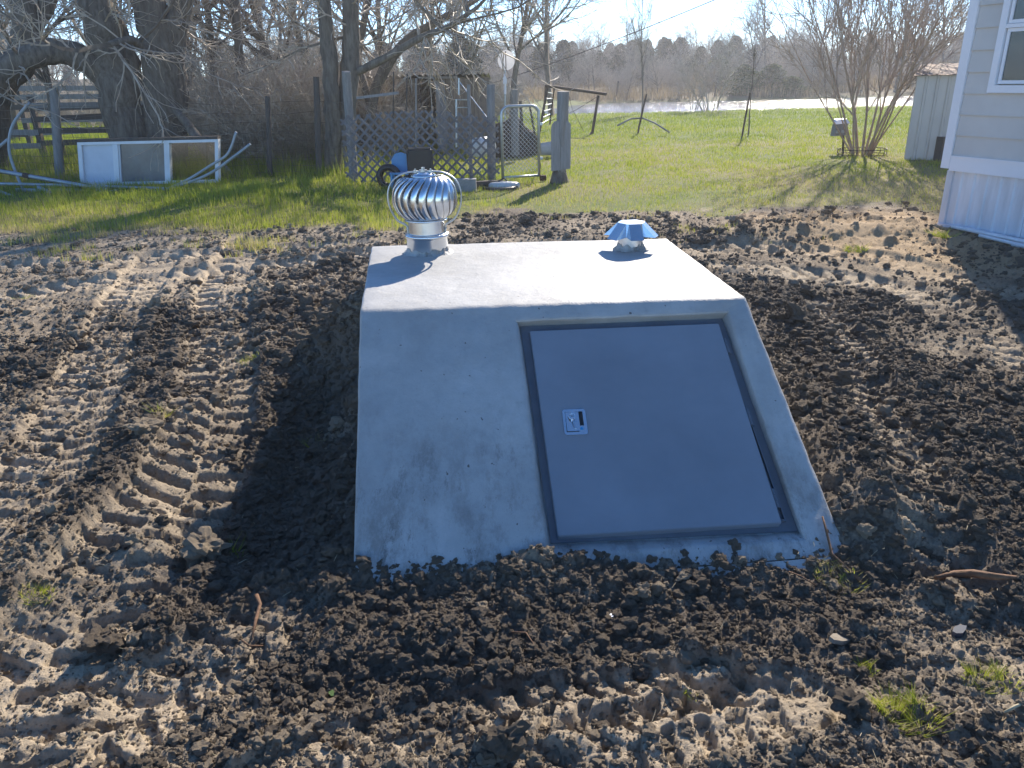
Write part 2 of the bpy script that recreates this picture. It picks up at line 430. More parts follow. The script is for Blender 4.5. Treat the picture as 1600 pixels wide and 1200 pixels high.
# pond
def water_mat():
    m = bpy.data.materials.new('pond_water'); m.use_nodes = True
    t = m.node_tree; N = t.nodes; L = t.links; b = N['Principled BSDF']
    b.inputs['Base Color'].default_value = (.10, .085, .06, 1); b.inputs['Roughness'].default_value = .12
    b.inputs['IOR'].default_value = 1.33; b.inputs['Specular IOR Level'].default_value = 1.0
    tc = N.new('ShaderNodeTexCoord'); n = N.new('ShaderNodeTexNoise'); n.inputs['Scale'].default_value = 1.1; n.inputs['Detail'].default_value = 5
    mp = N.new('ShaderNodeMapping'); mp.inputs['Scale'].default_value = (1.6, .9, 1)
    L.new(tc.outputs['Object'], mp.inputs[0]); L.new(mp.outputs[0], n.inputs['Vector'])
    bp = N.new('ShaderNodeBump'); bp.inputs['Strength'].default_value = 1.0; bp.inputs['Distance'].default_value = .30
    L.new(n.outputs['Fac'], bp.inputs['Height']); L.new(bp.outputs[0], b.inputs['Normal'])
    return m
mb = MB(); mb.v = [(-2, 38, -.12), (75, 38, -.12), (75, 64, -.12), (-2, 64, -.12)]; mb.f = [(0, 1, 2, 3)]
mb.build('pond_water', water_mat(), kind='structure')

# ================================================================== storm shelter
SH = 0.66
sA, sB, sC, sD = Vector((-.855, 4.76, SH)), Vector((.99, 4.79, SH)), Vector((-.67, 3.316, SH)), Vector((1.074, 3.383, SH))
sE, sF = Vector((-.575, 2.28, 0)), Vector((1.198, 2.373, 0))
SN = (sF-sE).cross(sC-sE).normalized()                      # outward normal of the slanted face
def concrete_mat(name, base, smear):
    m = bpy.data.materials.new(name); m.use_nodes = True
    t = m.node_tree; N = t.nodes; L = t.links; b = N['Principled BSDF']
    tc = N.new('ShaderNodeTexCoord')
    def noise(sc, det=6, ro=.6, st=(1, 1, 1)):
        mp = N.new('ShaderNodeMapping'); mp.inputs['Scale'].default_value = st; L.new(tc.outputs['Object'], mp.inputs[0])
        n = N.new('ShaderNodeTexNoise'); n.inputs['Scale'].default_value = sc; n.inputs['Detail'].default_value = det; n.inputs['Roughness'].default_value = ro
        L.new(mp.outputs[0], n.inputs['Vector']); return n.outputs['Fac']
    def rng(f, a, b_, c=0, d=1):
        n = N.new('ShaderNodeMapRange'); n.clamp = True; L.new(f, n.inputs[0])
        for i, q in enumerate((a, b_, c, d)): n.inputs[i+1].default_value = q
        return n.outputs[0]
    def mul(a, b_):
        n = N.new('ShaderNodeMath'); n.operation = 'MULTIPLY'
        for i, q in enumerate((a, b_)):
            if isinstance(q, float): n.inputs[i].default_value = q
            else: L.new(q, n.inputs[i])
        return n.outputs[0]
    def mix(f, a, b_):
        n = N.new('ShaderNodeMix'); n.data_type = 'RGBA'; L.new(f, n.inputs[0])
        for i, q in ((6, a), (7, b_)):
            if isinstance(q, tuple): n.inputs[i].default_value = (*q, 1)
            else: L.new(q, n.inputs[i])
        return n.outputs[2]
    c = mix(rng(noise(1.7, 8, .7), .35, .65), tuple(v*.74 for v in base), tuple(v*1.08 for v in base))
    c = mix(rng(noise(11, 8, .8), .52, .68, 0, .5), c, tuple(v*.66 for v in base))
    c = mix(rng(noise(28, 6, .7), .55, .8, 0, .35), c, (.42, .40, .35))
    c = mix(rng(noise(6, 4, .5, (1, .25, .25)), .62, .75, 0, .35), c, (.62, .61, .58))           # pale trowel streaks
    # mud smears, heavier near the ground
    sep = N.new('ShaderNodeSeparateXYZ'); L.new(tc.outputs['Object'], sep.inputs[0])
    low = rng(sep.outputs['Z'], .42, .08)
    sm = mul(rng(noise(5.0, 9, .78, (1.3, .6, .6)), .47, .60), low)
    c = mix(mul(sm, smear), c, (.20, .19, .175))
    c = mix(mul(mul(rng(noise(9, 8, .85, (1, .4, .4)), .54, .64), low), .8), c, (.13, .12, .11))
    c = mix(rng(noise(120, 2, .5), .70, .74, 0, .5), c, (.2, .19, .17))
    c = mix(mul(rng(noise(24, 6, .75, (1, .25, .25)), .66, .74), rng(sep.outputs['Z'], .62, .1)), c, (.13, .115, .10))
    c = mix(rng(noise(38, 2, .4), .74, .76, 0, .85), c, (.07, .055, .045))                         # specks of soil
    L.new(c, b.inputs['Base Color']); b.inputs['Roughness'].default_value = .62; b.inputs['Specular IOR Level'].default_value = .45
    bp = N.new('ShaderNodeBump'); bp.inputs['Strength'].default_value = .5; bp.inputs['Distance'].default_value = .008
    ad = N.new('ShaderNodeMath'); ad.operation = 'ADD'; L.new(noise(16, 6, .6), ad.inputs[0]); L.new(mul(noise(90, 3, .6), .3), ad.inputs[1])
    L.new(ad.outputs[0], bp.inputs['Height']); L.new(bp.outputs[0], b.inputs['Normal'])
    return m
M_CONC = concrete_mat('cast_concrete', (.43, .43, .42), .7)
M_STEEL = mat('grey_painted_steel', (.225, .248, .285), .38, 0, .16, 2.2, .10, 9, spec=.5, detail=12)
M_STEELD = mat('frame_painted_steel', (.13, .145, .17), .48, 0, .18, 7, .08, 90)
M_CHROME = mat('polished_steel_plate', (.78, .80, .82), .22, 1.0, .05, 5)
M_GALV = mat('galvanised_sheet', (.72, .74, .76), .26, 1.0, .12, 4, .04, 30, stretch=(1, 1, .3))
M_GALVD = mat('dull_galvanised_pipe', (.56, .57, .57), .42, 1.0, .25, 14, .08, 40)
M_BLACK = mat('black_plastic', (.012, .012, .014), .4, 0, .3)

sh = wthing('storm_shelter', 'grey concrete storm shelter with a slanted front, half buried in churned black soil', 'storm shelter', Vector((.2, 3.5, 0)))
def body():
    bm = bmesh.new()
    kx = (sE-sC)/SH*.5; e2 = sE+(sE-sC)*.42; f2 = sF+(sF-sD)*.42         # face carries on below the soil
    # recess corners on the slanted plane
    q = [onplane(808, 502, sE, SN), onplane(1137, 488, sE, SN), onplane(1256, 842, sE, SN), onplane(854, 868, sE, SN)]
    qd = [onplane(812, 511, sE-SN*.055, SN), onplane(1128, 499, sE-SN*.055, SN), onplane(1247, 832, sE-SN*.055, SN), onplane(860, 851, sE-SN*.055, SN)]
    body.q = q; body.qd = qd
    V = lambda p: bm.verts.new(p)
    a2, b2 = Vector((sA.x-.03, sA.y+.04, -.4)), Vector((sB.x+.05, sB.y+.04, -.4))
    A, B, Cc, D = V(sA), V(sB), V(sC), V(sD); E2, F2 = V(e2), V(f2); A2, B2 = V(a2), V(b2)
    Q = [V(p) for p in q]; QD = [V(p) for p in qd]
    G1 = V(Vector((e2.x-.02, e2.y+.15, -.4))); G2 = V(Vector((f2.x+.02, f2.y+.15, -.4)))
    F = bm.faces.new
    F((Cc, D, B, A)); F((A, B, B2, A2))
    F((Cc, Q[0], Q[1], D)); F((D, Q[1], Q[2], F2)); F((F2, Q[2], Q[3], E2)); F((E2, Q[3], Q[0], Cc))
    for i in range(4): F((Q[i], QD[i], QD[(i+1) % 4], Q[(i+1) % 4]))
    F(tuple(QD))
    F((Cc, A, A2, G1, E2)); F((D, F2, G2, B2, B)); F((E2, G1, G2, F2)); F((G1, A2, B2, G2))
    bmesh.ops.recalc_face_normals(bm, faces=bm.faces)
    es = [e for e in bm.edges if (set(e.verts) <= {A, B, Cc, D}) or set(e.verts) in ({Cc, E2}, {D, F2}) or (set(e.verts) <= set(Q))]
    bmesh.ops.bevel(bm, geom=es, offset=.016, segments=3, affect='EDGES', profile=.55)
    bmesh.ops.triangulate(bm, faces=[f for f in bm.faces if len(f.verts) > 4])
    # long faces get cut up so that the trowelled surface can be slightly uneven
    for _ in range(5):
        le = [e for e in bm.edges if e.calc_length() > .05]
        if not le: break
        bmesh.ops.subdivide_edges(bm, edges=le, cuts=1, use_grid_fill=False)
        bmesh.ops.triangulate(bm, faces=[f for f in bm.faces if len(f.verts) > 4])
    rs = random.Random(3)
    for v in bm.verts:
        k = .0022
        v.co += Vector((vnp(v.co.x*1.0+v.co.z, v.co.y+9), vnp(v.co.x+5, v.co.y-v.co.z), vnp(v.co.x-v.co.z, v.co.y+3)))*k
    me = bpy.data.meshes.new('body'); bm.to_mesh(me); bm.free(); me.materials.append(M_CONC)
    for p in me.polygons: p.use_smooth = True
    return me
def vnp(x, y): return float(vn(np.array([x]), np.array([y]), .045, 8)[0]+.8*vn(np.array([x]), np.array([y]), .19, 9)[0])
me = body(); 
try: me.set_sharp_from_angle(angle=math.radians(28))
except Exception: pass
link('concrete_body', me, sh)
# steel door frame: a flat lining at the bottom of the recess, an upstand all round
qd = body.qd
def lerp4(q, u, v): return q[0].lerp(q[1], u).lerp(q[3].lerp(q[2], u), v)
ctr = sum(qd, Vector())/4
fr = MB()
qi = [p+SN*.004+(ctr-p)*.004 for p in qd]; 
ins = [p.lerp(ctr, .075) for p in qi]
for i in range(4):
    j = (i+1) % 4
    fr.prism([qi[i], qi[j], ins[j], ins[i]], SN*.004)
    fr.prism([ins[i], ins[j], ins[j].lerp(ctr, .012), ins[i].lerp(ctr, .012)], SN*.016)
fr.prism([ins[i].lerp(ctr, .013) for i in range(4)], SN*.002)
fr.build('door_frame', M_STEELD, sh)
# the ledge below the door: a separate strip of cast concrete with an open joint under it
lq = [onplane(868, 858, sE+SN*.0, SN), onplane(1262, 838, sE, SN), onplane(1300, 872, sE, SN), onplane(862, 893, sE, SN)]
# door leaf
DP = sE-SN*.016
dq = [onplane(828, 517, DP, SN), onplane(1123, 505, DP, SN), onplane(1222, 817, DP, SN), onplane(872, 838, DP, SN)]
bm = bmesh.new()
vt = [bm.verts.new(p) for p in dq]; vb = [bm.verts.new(p-SN*.036) for p in dq]
bm.faces.new(vt); bm.faces.new(vb[::-1])
for i in range(4): bm.faces.new((vt[i], vb[i], vb[(i+1) % 4], vt[(i+1) % 4]))
bmesh.ops.recalc_face_normals(bm, faces=bm.faces)
bmesh.ops.bevel(bm, geom=[e for e in bm.edges], offset=.003, segments=2, affect='EDGES')
dme = bpy.data.meshes.new('door'); bm.to_mesh(dme); bm.free(); dme.materials.append(M_STEEL)
door = link('door', dme, sh, label='smooth blue grey steel door lying on the slanted face'); subpart(door)
# hinges along the right edge
dr = (dq[2]-dq[1]); dx = (dq[1]-dq[0]).normalized()
for t in (.125, .51, .89):
    c = dq[1].lerp(dq[2], t)+dx*.007-SN*.010; d = dr.normalized()*.040
    hb = MB(); hb.tube([c-d, c-d*.34], .0065, 10); hb.tube([c-d*.30, c+d*.30], .0068, 10); hb.tube([c+d*.34, c+d], .0065, 10)
    hb.box(c+dx*.010-SN*.006, (.014, .002, .075), Matrix((dx, SN, dr.normalized())).transposed())
    h = hb.build('hinge', M_STEELD, door, smooth=False); h.matrix_parent_inverse = Matrix.Identity(4)
# latch: chromed plate, paddle, slot, key
DT = dq[0]+SN*.0
lc = [onplane(878, 641, DT, SN), onplane(914, 640, DT, SN), onplane(919, 679, DT, SN), onplane(882, 681, DT, SN)]
lcen = sum(lc, Vector())/4; ex = ((lc[1]-lc[0])+(lc[2]-lc[3])).normalized(); ey = SN.cross(ex).normalized()
lw = (lc[1]-lc[0]).length; lh = (lc[3]-lc[0]).length
RX = Matrix((ex, ey, SN)).transposed()
def rrect(w_, h_, r, n=5):
    P = []
    for cx, cy, a in ((w_/2-r, h_/2-r, 0), (-w_/2+r, h_/2-r, 90), (-w_/2+r, -h_/2+r, 180), (w_/2-r, -h_/2+r, 270)):
        for k in range(n): 
            t = math.radians(a+90*k/(n-1)); P.append((cx+r*math.cos(t), cy+r*math.sin(t)))
    return P
def onl(x, y, z): return lcen+ex*x+ey*y+SN*z
pl = MB()
out = [onl(x, y, .0015) for x, y in rrect(lw, lh, .012)]
pl.prism(out, SN*.0035)
lp = pl.build('latch_plate', M_CHROME, door); lp.matrix_parent_inverse = Matrix.Identity(4)
pd = MB(); pd.prism([onl(-.006*1+x-.006, y, .0055) for x, y in rrect(lw*.50, lh*.74, .003)], SN*.0022)
o = pd.build('latch_paddle', M_CHROME, door); o.matrix_parent_inverse = Matrix.Identity(4)
gv = MB()
for (x0, y0, x1, y1) in ((-.25, -.37, -.25, .37), (-.25, .375, .26, .375), (-.25, -.375, .26, -.375)):
    gv.bar(onl((x0)*lw-.013, y0*lh, .0058), onl(x1*lw-.011, y1*lh, .0058), .0022, .0012, SN)
o = gv.build('paddle_gap', M_BLACK, door); o.matrix_parent_inverse = Matrix.Identity(4)
sl_ = MB(); sl_.box(onl(lw*.28, lh*.12, .0058), (lw*.17, lh*.54, .0016), RX)
o = sl_.build('latch_slot', M_BLACK, door); o.matrix_parent_inverse = Matrix.Identity(4)
M_DOT = mat('turquoise_sticker', (.02, .30, .62), .4)
st = MB(); st.prism([onl(lw*.26+.0065*math.cos(a*.4), -lh*.27+.0065*math.sin(a*.4), .0052) for a in range(16)], SN*.0008)
o = st.build('round_sticker', M_DOT, door, label='small round turquoise sticker'); o.matrix_parent_inverse = Matrix.Identity(4)
ky = MB()
ky.tube([onl(-.012, .004, .007), onl(-.012, .006, .022)], .005, 10)
for k in range(9):
    t = k*2*math.pi/8; 
ring = [onl(-.012+.013*math.cos(k*.6283), .018+.013*math.sin(k*.6283), .018+.004*math.sin(k)) for k in range(11)]
ky.tube(ring, .0014, 6)
ky.bar(onl(-.010, .004, .016), onl(-.002, -.034, .010), .008, .0018, SN); ky.bar(onl(-.014, .006, .018), onl(-.024, .028, .012), .009, .0018, SN)
ky.bar(onl(-.012, .022, .018), onl(-.006, .046, .016), .009, .0018, SN); ky.box(onl(-.014, .010, .020), (.012, .010, .003), RX)
o = ky.build('door_keys', M_CHROME, door, label='bunch of small keys hanging in the lock'); o.matrix_parent_inverse = Matrix.Identity(4)
# ledge strip and its open joint
M_CRACK = mat('dark_joint_crack', (.05, .045, .04), .9)  # dark bars laid along the crack line in the concrete
jb = MB(); pj = [onplane(x, y, sE, SN)+SN*.001 for x, y in ((1010, 890), (1090, 885), (1180, 879), (1290, 870))]
for a, b in zip(pj[:-1], pj[1:]): jb.bar(a, b, .003, .003, SN)
jb.build('cold_joint', M_CRACK, sh)
ap = [onplane(x, y, sE, SN) for x, y in ((856, 884), (1010, 893), (1150, 883), (1296, 872), (1330, 930), (850, 960))]
MB().prism([p+SN*.002 for p in ap], SN*.006).build('footing_strip', M_CONC, sh)

# ------------------------------------------------------------------ turbine vent
TB = Vector((-.480, 4.53, SH))
tv = thing('turbine_vent', 'shiny round galvanised turbine vent with curved fins on the back left of the shelter roof', 'roof vent', TB)
k_ = 1.0
MB().lathe([(.002, .002), (.121, .002), (.121, .088), (.124, .092), (.127, .098), (.127, .110), (.120, .116), (.106, .118), (.106, .198), (.102, .200), (.102, .196), (.002, .196)], 48).build('base_pipe', M_GALV, tv, smooth=True).data.set_sharp_from_angle(angle=math.radians(40))
MB().lathe([(.118, .094), (.1285, .096), (.131, .104), (.1285, .112), (.118, .114)], 48).build('collar_bead', M_GALV, tv, smooth=True)
def mortar(name, r, h, seed, par, base=0):
    rn = random.Random(seed); b = MB(); n = 40
    prof = []
    for k in range(n):
        a = 2*math.pi*k/n; hh = h*(.35+.65*rn.random()); 
        prof.append((a, hh))
    for ring_ in range(3):
        for a, hh in prof:
            rr = r+(.028, .007, .0015)[ring_]*(.6+.8*rn.random()); z = (0.001, hh*.45, hh)[ring_]
            b.v.append((rr*math.cos(a), rr*math.sin(a), z))
    for rg in range(2):
        for k in range(n):
            b.f.append((rg*n+k, rg*n+(k+1) % n, (rg+1)*n+(k+1) % n, (rg+1)*n+k))
    return b.build(name, M_CONC, par)
mortar('mortar_collar', .121, .040, 4, tv)
HZ, HR, HH = .320, .190, .121    # head centre, radius, half height
NV = 22
vb_ = MB(); nt_ = 14
for i in range(nt_+1):
    t = i/nt_; ph = -1.22+2.42*t                                    # from neck to crown
    r = HR*math.cos(ph*.93)**.62 if math.cos(ph*.93) > 0 else .05
    r = max(r, .09 if t < .5 else .05); z = HZ+HH*math.sin(ph)*1.06
    sw = -.42*math.cos(ph*1.2)+.10*t
    for j, (da, rr) in enumerate(((0, .86), (.10, .93), (.22, .985), (.33, 1.0), (.345, .972))):
        a = sw+da; R_ = r*(rr if .12 < t < .97 else (rr*.3+.7))
        vb_.v.append((R_*math.cos(a), R_*math.sin(a), z))
for i in range(nt_):
    for j in range(4):
        a = i*5+j; vb_.f.append((a, a+1, a+6, a+5))
vme = vb_.mesh('vane', M_GALV, True)
for k in range(NV): link('vane', vme, tv, rot=(0, 0, 2*math.pi*k/NV))
MB().lathe([(.001, HZ+HH+.024), (.022, HZ+HH+.022), (.060, HZ+HH+.012), (.075, HZ+HH-.002), (.073, HZ+HH-.005), (.001, HZ+HH-.004)], 40).build('crown_cap', M_GALV, tv, smooth=True)
MB().lathe([(.100, .198), (.120, .200), (.124, .196), (.124, .190), (.103, .188)], 44).build('neck_ring', M_GALV, tv, smooth=True)
P = [(-.110, .118), (-.112, .150), (-.122, .166), (-.165, .192), (-.196, .245), (-.210, .30), (-.207, .36), (-.180, .415), (-.125, .452), (-.06, .463), (0, .464)]
P = P+[(-x, z) for x, z in reversed(P[:-1])]
Q = [P[0]]
for i in range(len(P)-1):
    for k in range(1, 5):
        t = k/4; a_, b_, c_, d_ = [np.array(P[min(max(i+j, 0), len(P)-1)]) for j in (-1, 0, 1, 2)]
        Q.append(tuple(.5*((2*b_)+(-a_+c_)*t+(2*a_-5*b_+4*c_-d_)*t*t+(-a_+3*b_-3*c_+d_)*t**3)))
mbk = MB(); nq = len(Q)
for i, (x, z) in enumerate(Q):
    dx_, dz_ = Q[min(i+1, nq-1)][0]-Q[max(i-1, 0)][0], Q[min(i+1, nq-1)][1]-Q[max(i-1, 0)][1]; l_ = math.hypot(dx_, dz_); nx, nz = -dz_/l_*.0045, dx_/l_*.0045
    for sy, sn in ((-.011, -1), (-.013, 0), (-.011, 1), (.011, 1), (.013, 0), (.011, -1)): mbk.v.append((x+nx*sn, sy, z+nz*sn))
for i in range(nq-1):
    for k in range(6): mbk.f.append((i*6+k, i*6+(k+1) % 6, (i+1)*6+(k+1) % 6, (i+1)*6+k))
mbk.build('bracket_arch', M_GALVD, tv, rot=(0, 0, .06), smooth=True)
hb = MB().tube([(0, 0, HZ+HH+.01), (0, 0, .474)], .022, 18); hb.tube([(0, 0, .474), (0, 0, .488)], .011, 6); hb.box((-.044, -.004, .466), (.018, .02, .012)); hb.box((.044, -.004, .466), (.018, .02, .012)); hb.tube([(-.044, -.012, .458), (-.044, -.012, .482)], .005, 6); hb.tube([(.044, -.012, .458), (.044, -.012, .482)], .005, 6)
hb.build('top_bearing', M_GALVD, tv)
for sx in (-1, 1): MB().tube([(sx*.108, -.003, .140), (sx*.120, -.003, .140)], .006, 6).build('bolt', M_GALVD, tv)

# ------------------------------------------------------------------ small vent cap
vc = thing('vent_cap', 'small folded sheet metal rain cap at the back right of the shelter roof', 'vent cap', Vector((.715, 4.49, SH)), rot=(0, 0, .10))
MB().lathe([(.002, .002), (.073, .002), (.073, .085), (.068, .085), (.068, .01)], 40).build('base_pipe', M_GALV, vc, smooth=True).data.set_sharp_from_angle(angle=math.radians(40))
mortar('mortar_collar', .073, .050, 9, vc)
cb = MB(); NF = 6
top = []; 
cb.v.append((0, 0, .163))
for k in range(NF):
    for s_ in (-1, 1):
        a = math.radians(-90+60*k+s_*24); top.append(len(cb.v)); cb.v.append((.080*math.cos(a), .080*math.sin(a), .158))
rim = []
for k in range(NF):
    for s_ in (-1, 1):
        a = math.radians(-90+60*k+s_*14); rim.append(len(cb.v)); cb.v.append((.158*math.cos(a), .158*math.sin(a), .078+.004*math.sin(k*2.1)))
gus = []
for k in range(NF):
    a = math.radians(-60+60*k); gus.append(len(cb.v)); cb.v.append((.097*math.cos(a), .097*math.sin(a), .084))
n2 = 2*NF
for k in range(n2): cb.f.append((0, top[k], top[(k+1) % n2]))
for k in range(NF):
    a, b = 2*k, 2*k+1; cb.f.append((top[a], rim[a], rim[b], top[b]))
    c_, d_ = 2*k+1, (2*k+2) % n2
    cb.f.append((top[c_], rim[c_], gus[k])); cb.f.append((top[c_], gus[k], top[d_])); cb.f.append((top[d_], gus[k], rim[d_]))
cm = cb.build('folded_hood', M_GALV, vc); 
sm_ = cm.modifiers.new('thickness', 'SOLIDIFY'); sm_.thickness = .0015
# ================================================================== mobile home on the right
M_SIDE = mat('beige_vinyl_siding', (.59, .56, .53), .5, 0, .12, 1.1, .05, 60)
M_TRIM = mat('white_vinyl_trim', (.80, .80, .84), .45, 0, .05, 2)
M_SKIRT = mat('white_metal_skirting', (.72, .73, .77), .42, 0, .24, 2.2, .04, 20, stretch=(3, 3, .4))
M_GLASS = mat('window_glass', (.035, .05, .06), .06, 0, .1, 1, spec=1.0)
M_SCREEN = mat('dark_insect_screen', (.035, .045, .052), .55, 0, .15, 4)
M_SHING = mat('grey_roof_shingle', (.14, .13, .13), .9, 0, .3, 9, .3, 60)
HB = Vector((4.70, 8.54, 0)); HD = Vector((.365, -1.05, 0)).normalized(); HN = Vector((HD.y, -HD.x, 0))   # wall runs along HD, faces HN
if HN.x > 0: HN = -HN
hs = wthing('mobile_home', 'beige sided mobile home with white metal skirting at the right edge', 'mobile home', HB)
def hp(s, o, z): return HB + HD*s + HN*o + Vector((0, 0, z))
HL, HW, Z0, Z1 = 9.0, 4.4, .66, 3.08
HR3 = Matrix((HD, HN, Vector((0, 0, 1)))).transposed()
core = MB(); core.prism([hp(.05, -.06, Z0), hp(HL, -.06, Z0), hp(HL, -HW, Z0), hp(.05, -HW, Z0)], (0, 0, Z1-Z0)); core.prism([hp(.12, -.12, -.2), hp(HL, -.12, -.2), hp(HL, -HW, -.2), hp(.12, -HW, -.2)], (0, 0, Z0+.2-.002))
core.build('wall', M_SIDE, hs)
WS0, WS1, WZ0, WZ1 = .46, 1.50, 1.45, 2.52        # window opening along the wall
lap = .205; z = Z0+.10
def siding(s0, s1, z, hgt):
    b = MB(); b.prism([hp(s0, .0, z), hp(s0, -.058, z), hp(s0, -.058, z+hgt), hp(s0, -.016, z+hgt)], HD*(s1-s0))
    b.prism([hp(s0, .004, z-.008), hp(s0, -.03, z-.008), hp(s0, -.03, z+.002), hp(s0, .004, z+.002)], HD*(s1-s0))
    b.build('siding_board', M_SIDE, hs)
while z < Z1-.02:
    hgt = min(lap, Z1-z)-.004
    if z+hgt > WZ0+.01 and z < WZ1-.01:
        siding(.10, WS0-.075, z, hgt); siding(WS1+.075, HL, z, hgt)
        if z < WZ0-.07: siding(WS0-.07, WS1+.07, z, WZ0-.075-z)
        if z+hgt > WZ1+.08: siding(WS0-.07, WS1+.07, WZ1+.078, z+hgt-WZ1-.078)
    else: siding(.10, HL, z, hgt)
    z += lap
# end wall seen past the corner is hidden; corner post and belt
cpst = MB(); cpst.prism([hp(-.010, .014, Z0-.04), hp(.095, .014, Z0-.04), hp(.095, -.05, Z0-.04), hp(.04, -.10, Z0-.04), hp(-.010, -.10, Z0-.04)], (0, 0, Z1-Z0+.04)); cpst.build('corner_trim', M_TRIM, hs)
MB().prism([hp(.097, .010, Z0-.06), hp(.097, -.05, Z0-.06), hp(.097, -.05, Z0+.078), hp(.097, .010, Z0+.078)], HD*(HL-.1)).build('skirt_rail', M_TRIM, hs)
MB().prism([hp(.097, .020, Z0+.079), hp(.097, -.05, Z0+.079), hp(.097, -.05, Z0+.096), hp(.097, .020, Z0+.096)], HD*(HL-.1)).build('starter_strip', M_TRIM, hs)
# skirting: ribbed sheets
def skirt_panel(s0, s1):
    b = MB(); P = []; s = s0
    prof = [(0, 0), (.10, 0), (.112, .014), (.135, .014), (.147, 0)]
    while s < s1:
        for ds, o in prof:
            if s+ds < s1: P.append((s+ds, o))
        s += .155
    P.append((s1, 0))
    for s, o in P: b.v.append(tuple(hp(s, -.045+o, .035))); b.v.append(tuple(hp(s, -.045+o, Z0-.055)))
    for i in range(len(P)-1): b.f.append((2*i, 2*i+2, 2*i+3, 2*i+1))
    b.build('skirting_sheet', M_SKIRT, hs)
skirt_panel(.10, 1.02); 
s = 1.023
while s < HL: skirt_panel(s, min(HL, s+.92)); s += .923
MB().prism([hp(.055, -.022, .0), hp(.13, -.022, .0), hp(.13, -.06, .0), hp(.055, -.06, .0)], (0, 0, Z0-.062)).build('skirting_corner', M_SKIRT, hs)
# a bent channel at the foot of the skirting
ft = MB(); pts = [(.07, .0, .02), (.5, .0, .028), (1.0, .02, .018), (1.6, .01, .02), (2.6, .01, .016), (4, 0, .02)]
for a, b in zip(pts[:-1], pts[1:]): ft.bar(hp(a[0], a[1]-.02, a[2]), hp(b[0], b[1]-.02, b[2]), .05, .035)
ft.build('bottom_channel', M_TRIM, hs)
# window: frame, two sashes, glass
wf = wthing('window_holder', None, None, HB) if False else None
fm = MB()
def hbar(b, s0, z0, s1, z1, wd, o0=.028, th=.07):
    if abs(s1-s0) > abs(z1-z0): b.prism([hp(s0, o0, z0-wd/2), hp(s0, o0-th, z0-wd/2), hp(s0, o0-th, z0+wd/2), hp(s0, o0, z0+wd/2)], HD*(s1-s0))
    else: b.prism([hp(s0-wd/2, o0, z0), hp(s0-wd/2, o0-th, z0), hp(s0+wd/2, o0-th, z0), hp(s0+wd/2, o0, z0)], (0, 0, z1-z0))
e = .035
hbar(fm, WS0-2*e, WZ0-e, WS1+2*e, WZ0-e, .07); hbar(fm, WS0-2*e, WZ1+e, WS1+2*e, WZ1+e, .07)
hbar(fm, WS0-e, WZ0+.0005, WS0-e, WZ1-.0005, .07, .028); hbar(fm, WS1+e, WZ0+.0005, WS1+e, WZ1-.0005, .07, .028)
win = fm.build('window', M_TRIM, hs, label='white framed sash window with dark glass'); subpart(win)
def sub(b, n, m, p):
    o = b.build(n, m, p); o.matrix_parent_inverse = Matrix.Identity(4); return o
zm = 1.98
for z0, z1, o0 in ((WZ0+.012, zm-.02, .004), (zm+.022, WZ1-.012, .014)):
    b = MB(); hbar(b, WS0+.012, z0+.016, WS1-.012, z0+.016, .032, o0, .03); hbar(b, WS0+.012, z1-.016, WS1-.012, z1-.016, .032, o0, .03)
    hbar(b, WS0+.028, z0+.033, WS0+.028, z1-.033, .032, o0, .03); hbar(b, WS1-.028, z0+.033, WS1-.028, z1-.033, .032, o0, .03)
    sub(b, 'sash', M_TRIM, win)
    b = MB(); b.prism([hp(WS0+.045, o0-.012, z0+.03), hp(WS1-.045, o0-.012, z0+.03), hp(WS1-.045, o0-.012, z1-.03), hp(WS0+.045, o0-.012, z1-.03)], HN*-.004)
    sub(b, 'window_pane', M_GLASS, win)
b = MB(); hbar(b, WS0+.002, zm+.001, WS1-.002, zm+.001, .036, .022, .04); sub(b, 'meeting_rail', M_TRIM, win)
b = MB(); b.box(hp(1.02, .012, WZ0+.035), (.05, .016, .012), HR3); sub(b, 'sash_lock', M_TRIM, win)
# roof
rf = MB(); ov = .28
rf.prism([hp(-ov, ov*.6, Z1-.02), hp(-ov, -HW/2, Z1+.62), hp(-ov, -HW-ov*.6, Z1-.02), hp(-ov, -HW-ov*.6, Z1+.06), hp(-ov, -HW/2, Z1+.71), hp(-ov, ov*.6, Z1+.06)], HD*(HL+2*ov))
rf.build('roof', M_SHING, hs)
gb = MB(); gb.prism([hp(.06, -.06, Z1), hp(.06, -HW+.0, Z1), hp(.06, -HW/2, Z1+.60)], HD*.05); gb.build('gable', M_SIDE, hs)
# white pipes lying by the skirting
M_PVC = mat('white_pvc', (.78, .78, .80), .4, 0, .15, 8)
rp = random.Random(12)
for k, (s0, s1, o, z, r, lab) in enumerate([
    (.35, 1.9, .10, .035, .020, 'long white plastic pipe lying closest to the skirting of the mobile home'),
    (.75, 1.5, .17, .030, .017, 'short thin white pipe lying on the dirt beside the skirting'),
    (1.15, 2.2, .20, .032, .024, 'thick white pipe with its open end pointing at the shelter, by the skirting'),
    (1.35, 2.6, .14, .062, .022, 'white pipe resting across the other pipes under the window')]):
    a = hp(s0, o, z); b_ = hp(s1, o+rp.uniform(-.04, .08), z+.004); d = (b_-a).normalized()
    a.z += gz0(a.x, a.y); b_.z += gz0(b_.x, b_.y)
    t = MB().tube([a, b_], r, 14, caps=False); t.tube([a+d*.002, b_-d*.002], r*.85, 14, caps=False); t.tube([a+d*.03, a+d*.034], r*.84, 12)
    link('plastic_pipe', t.mesh('plastic_pipe', M_PVC, True), None, lab, 'pipe', 'white pipes under the mobile home')

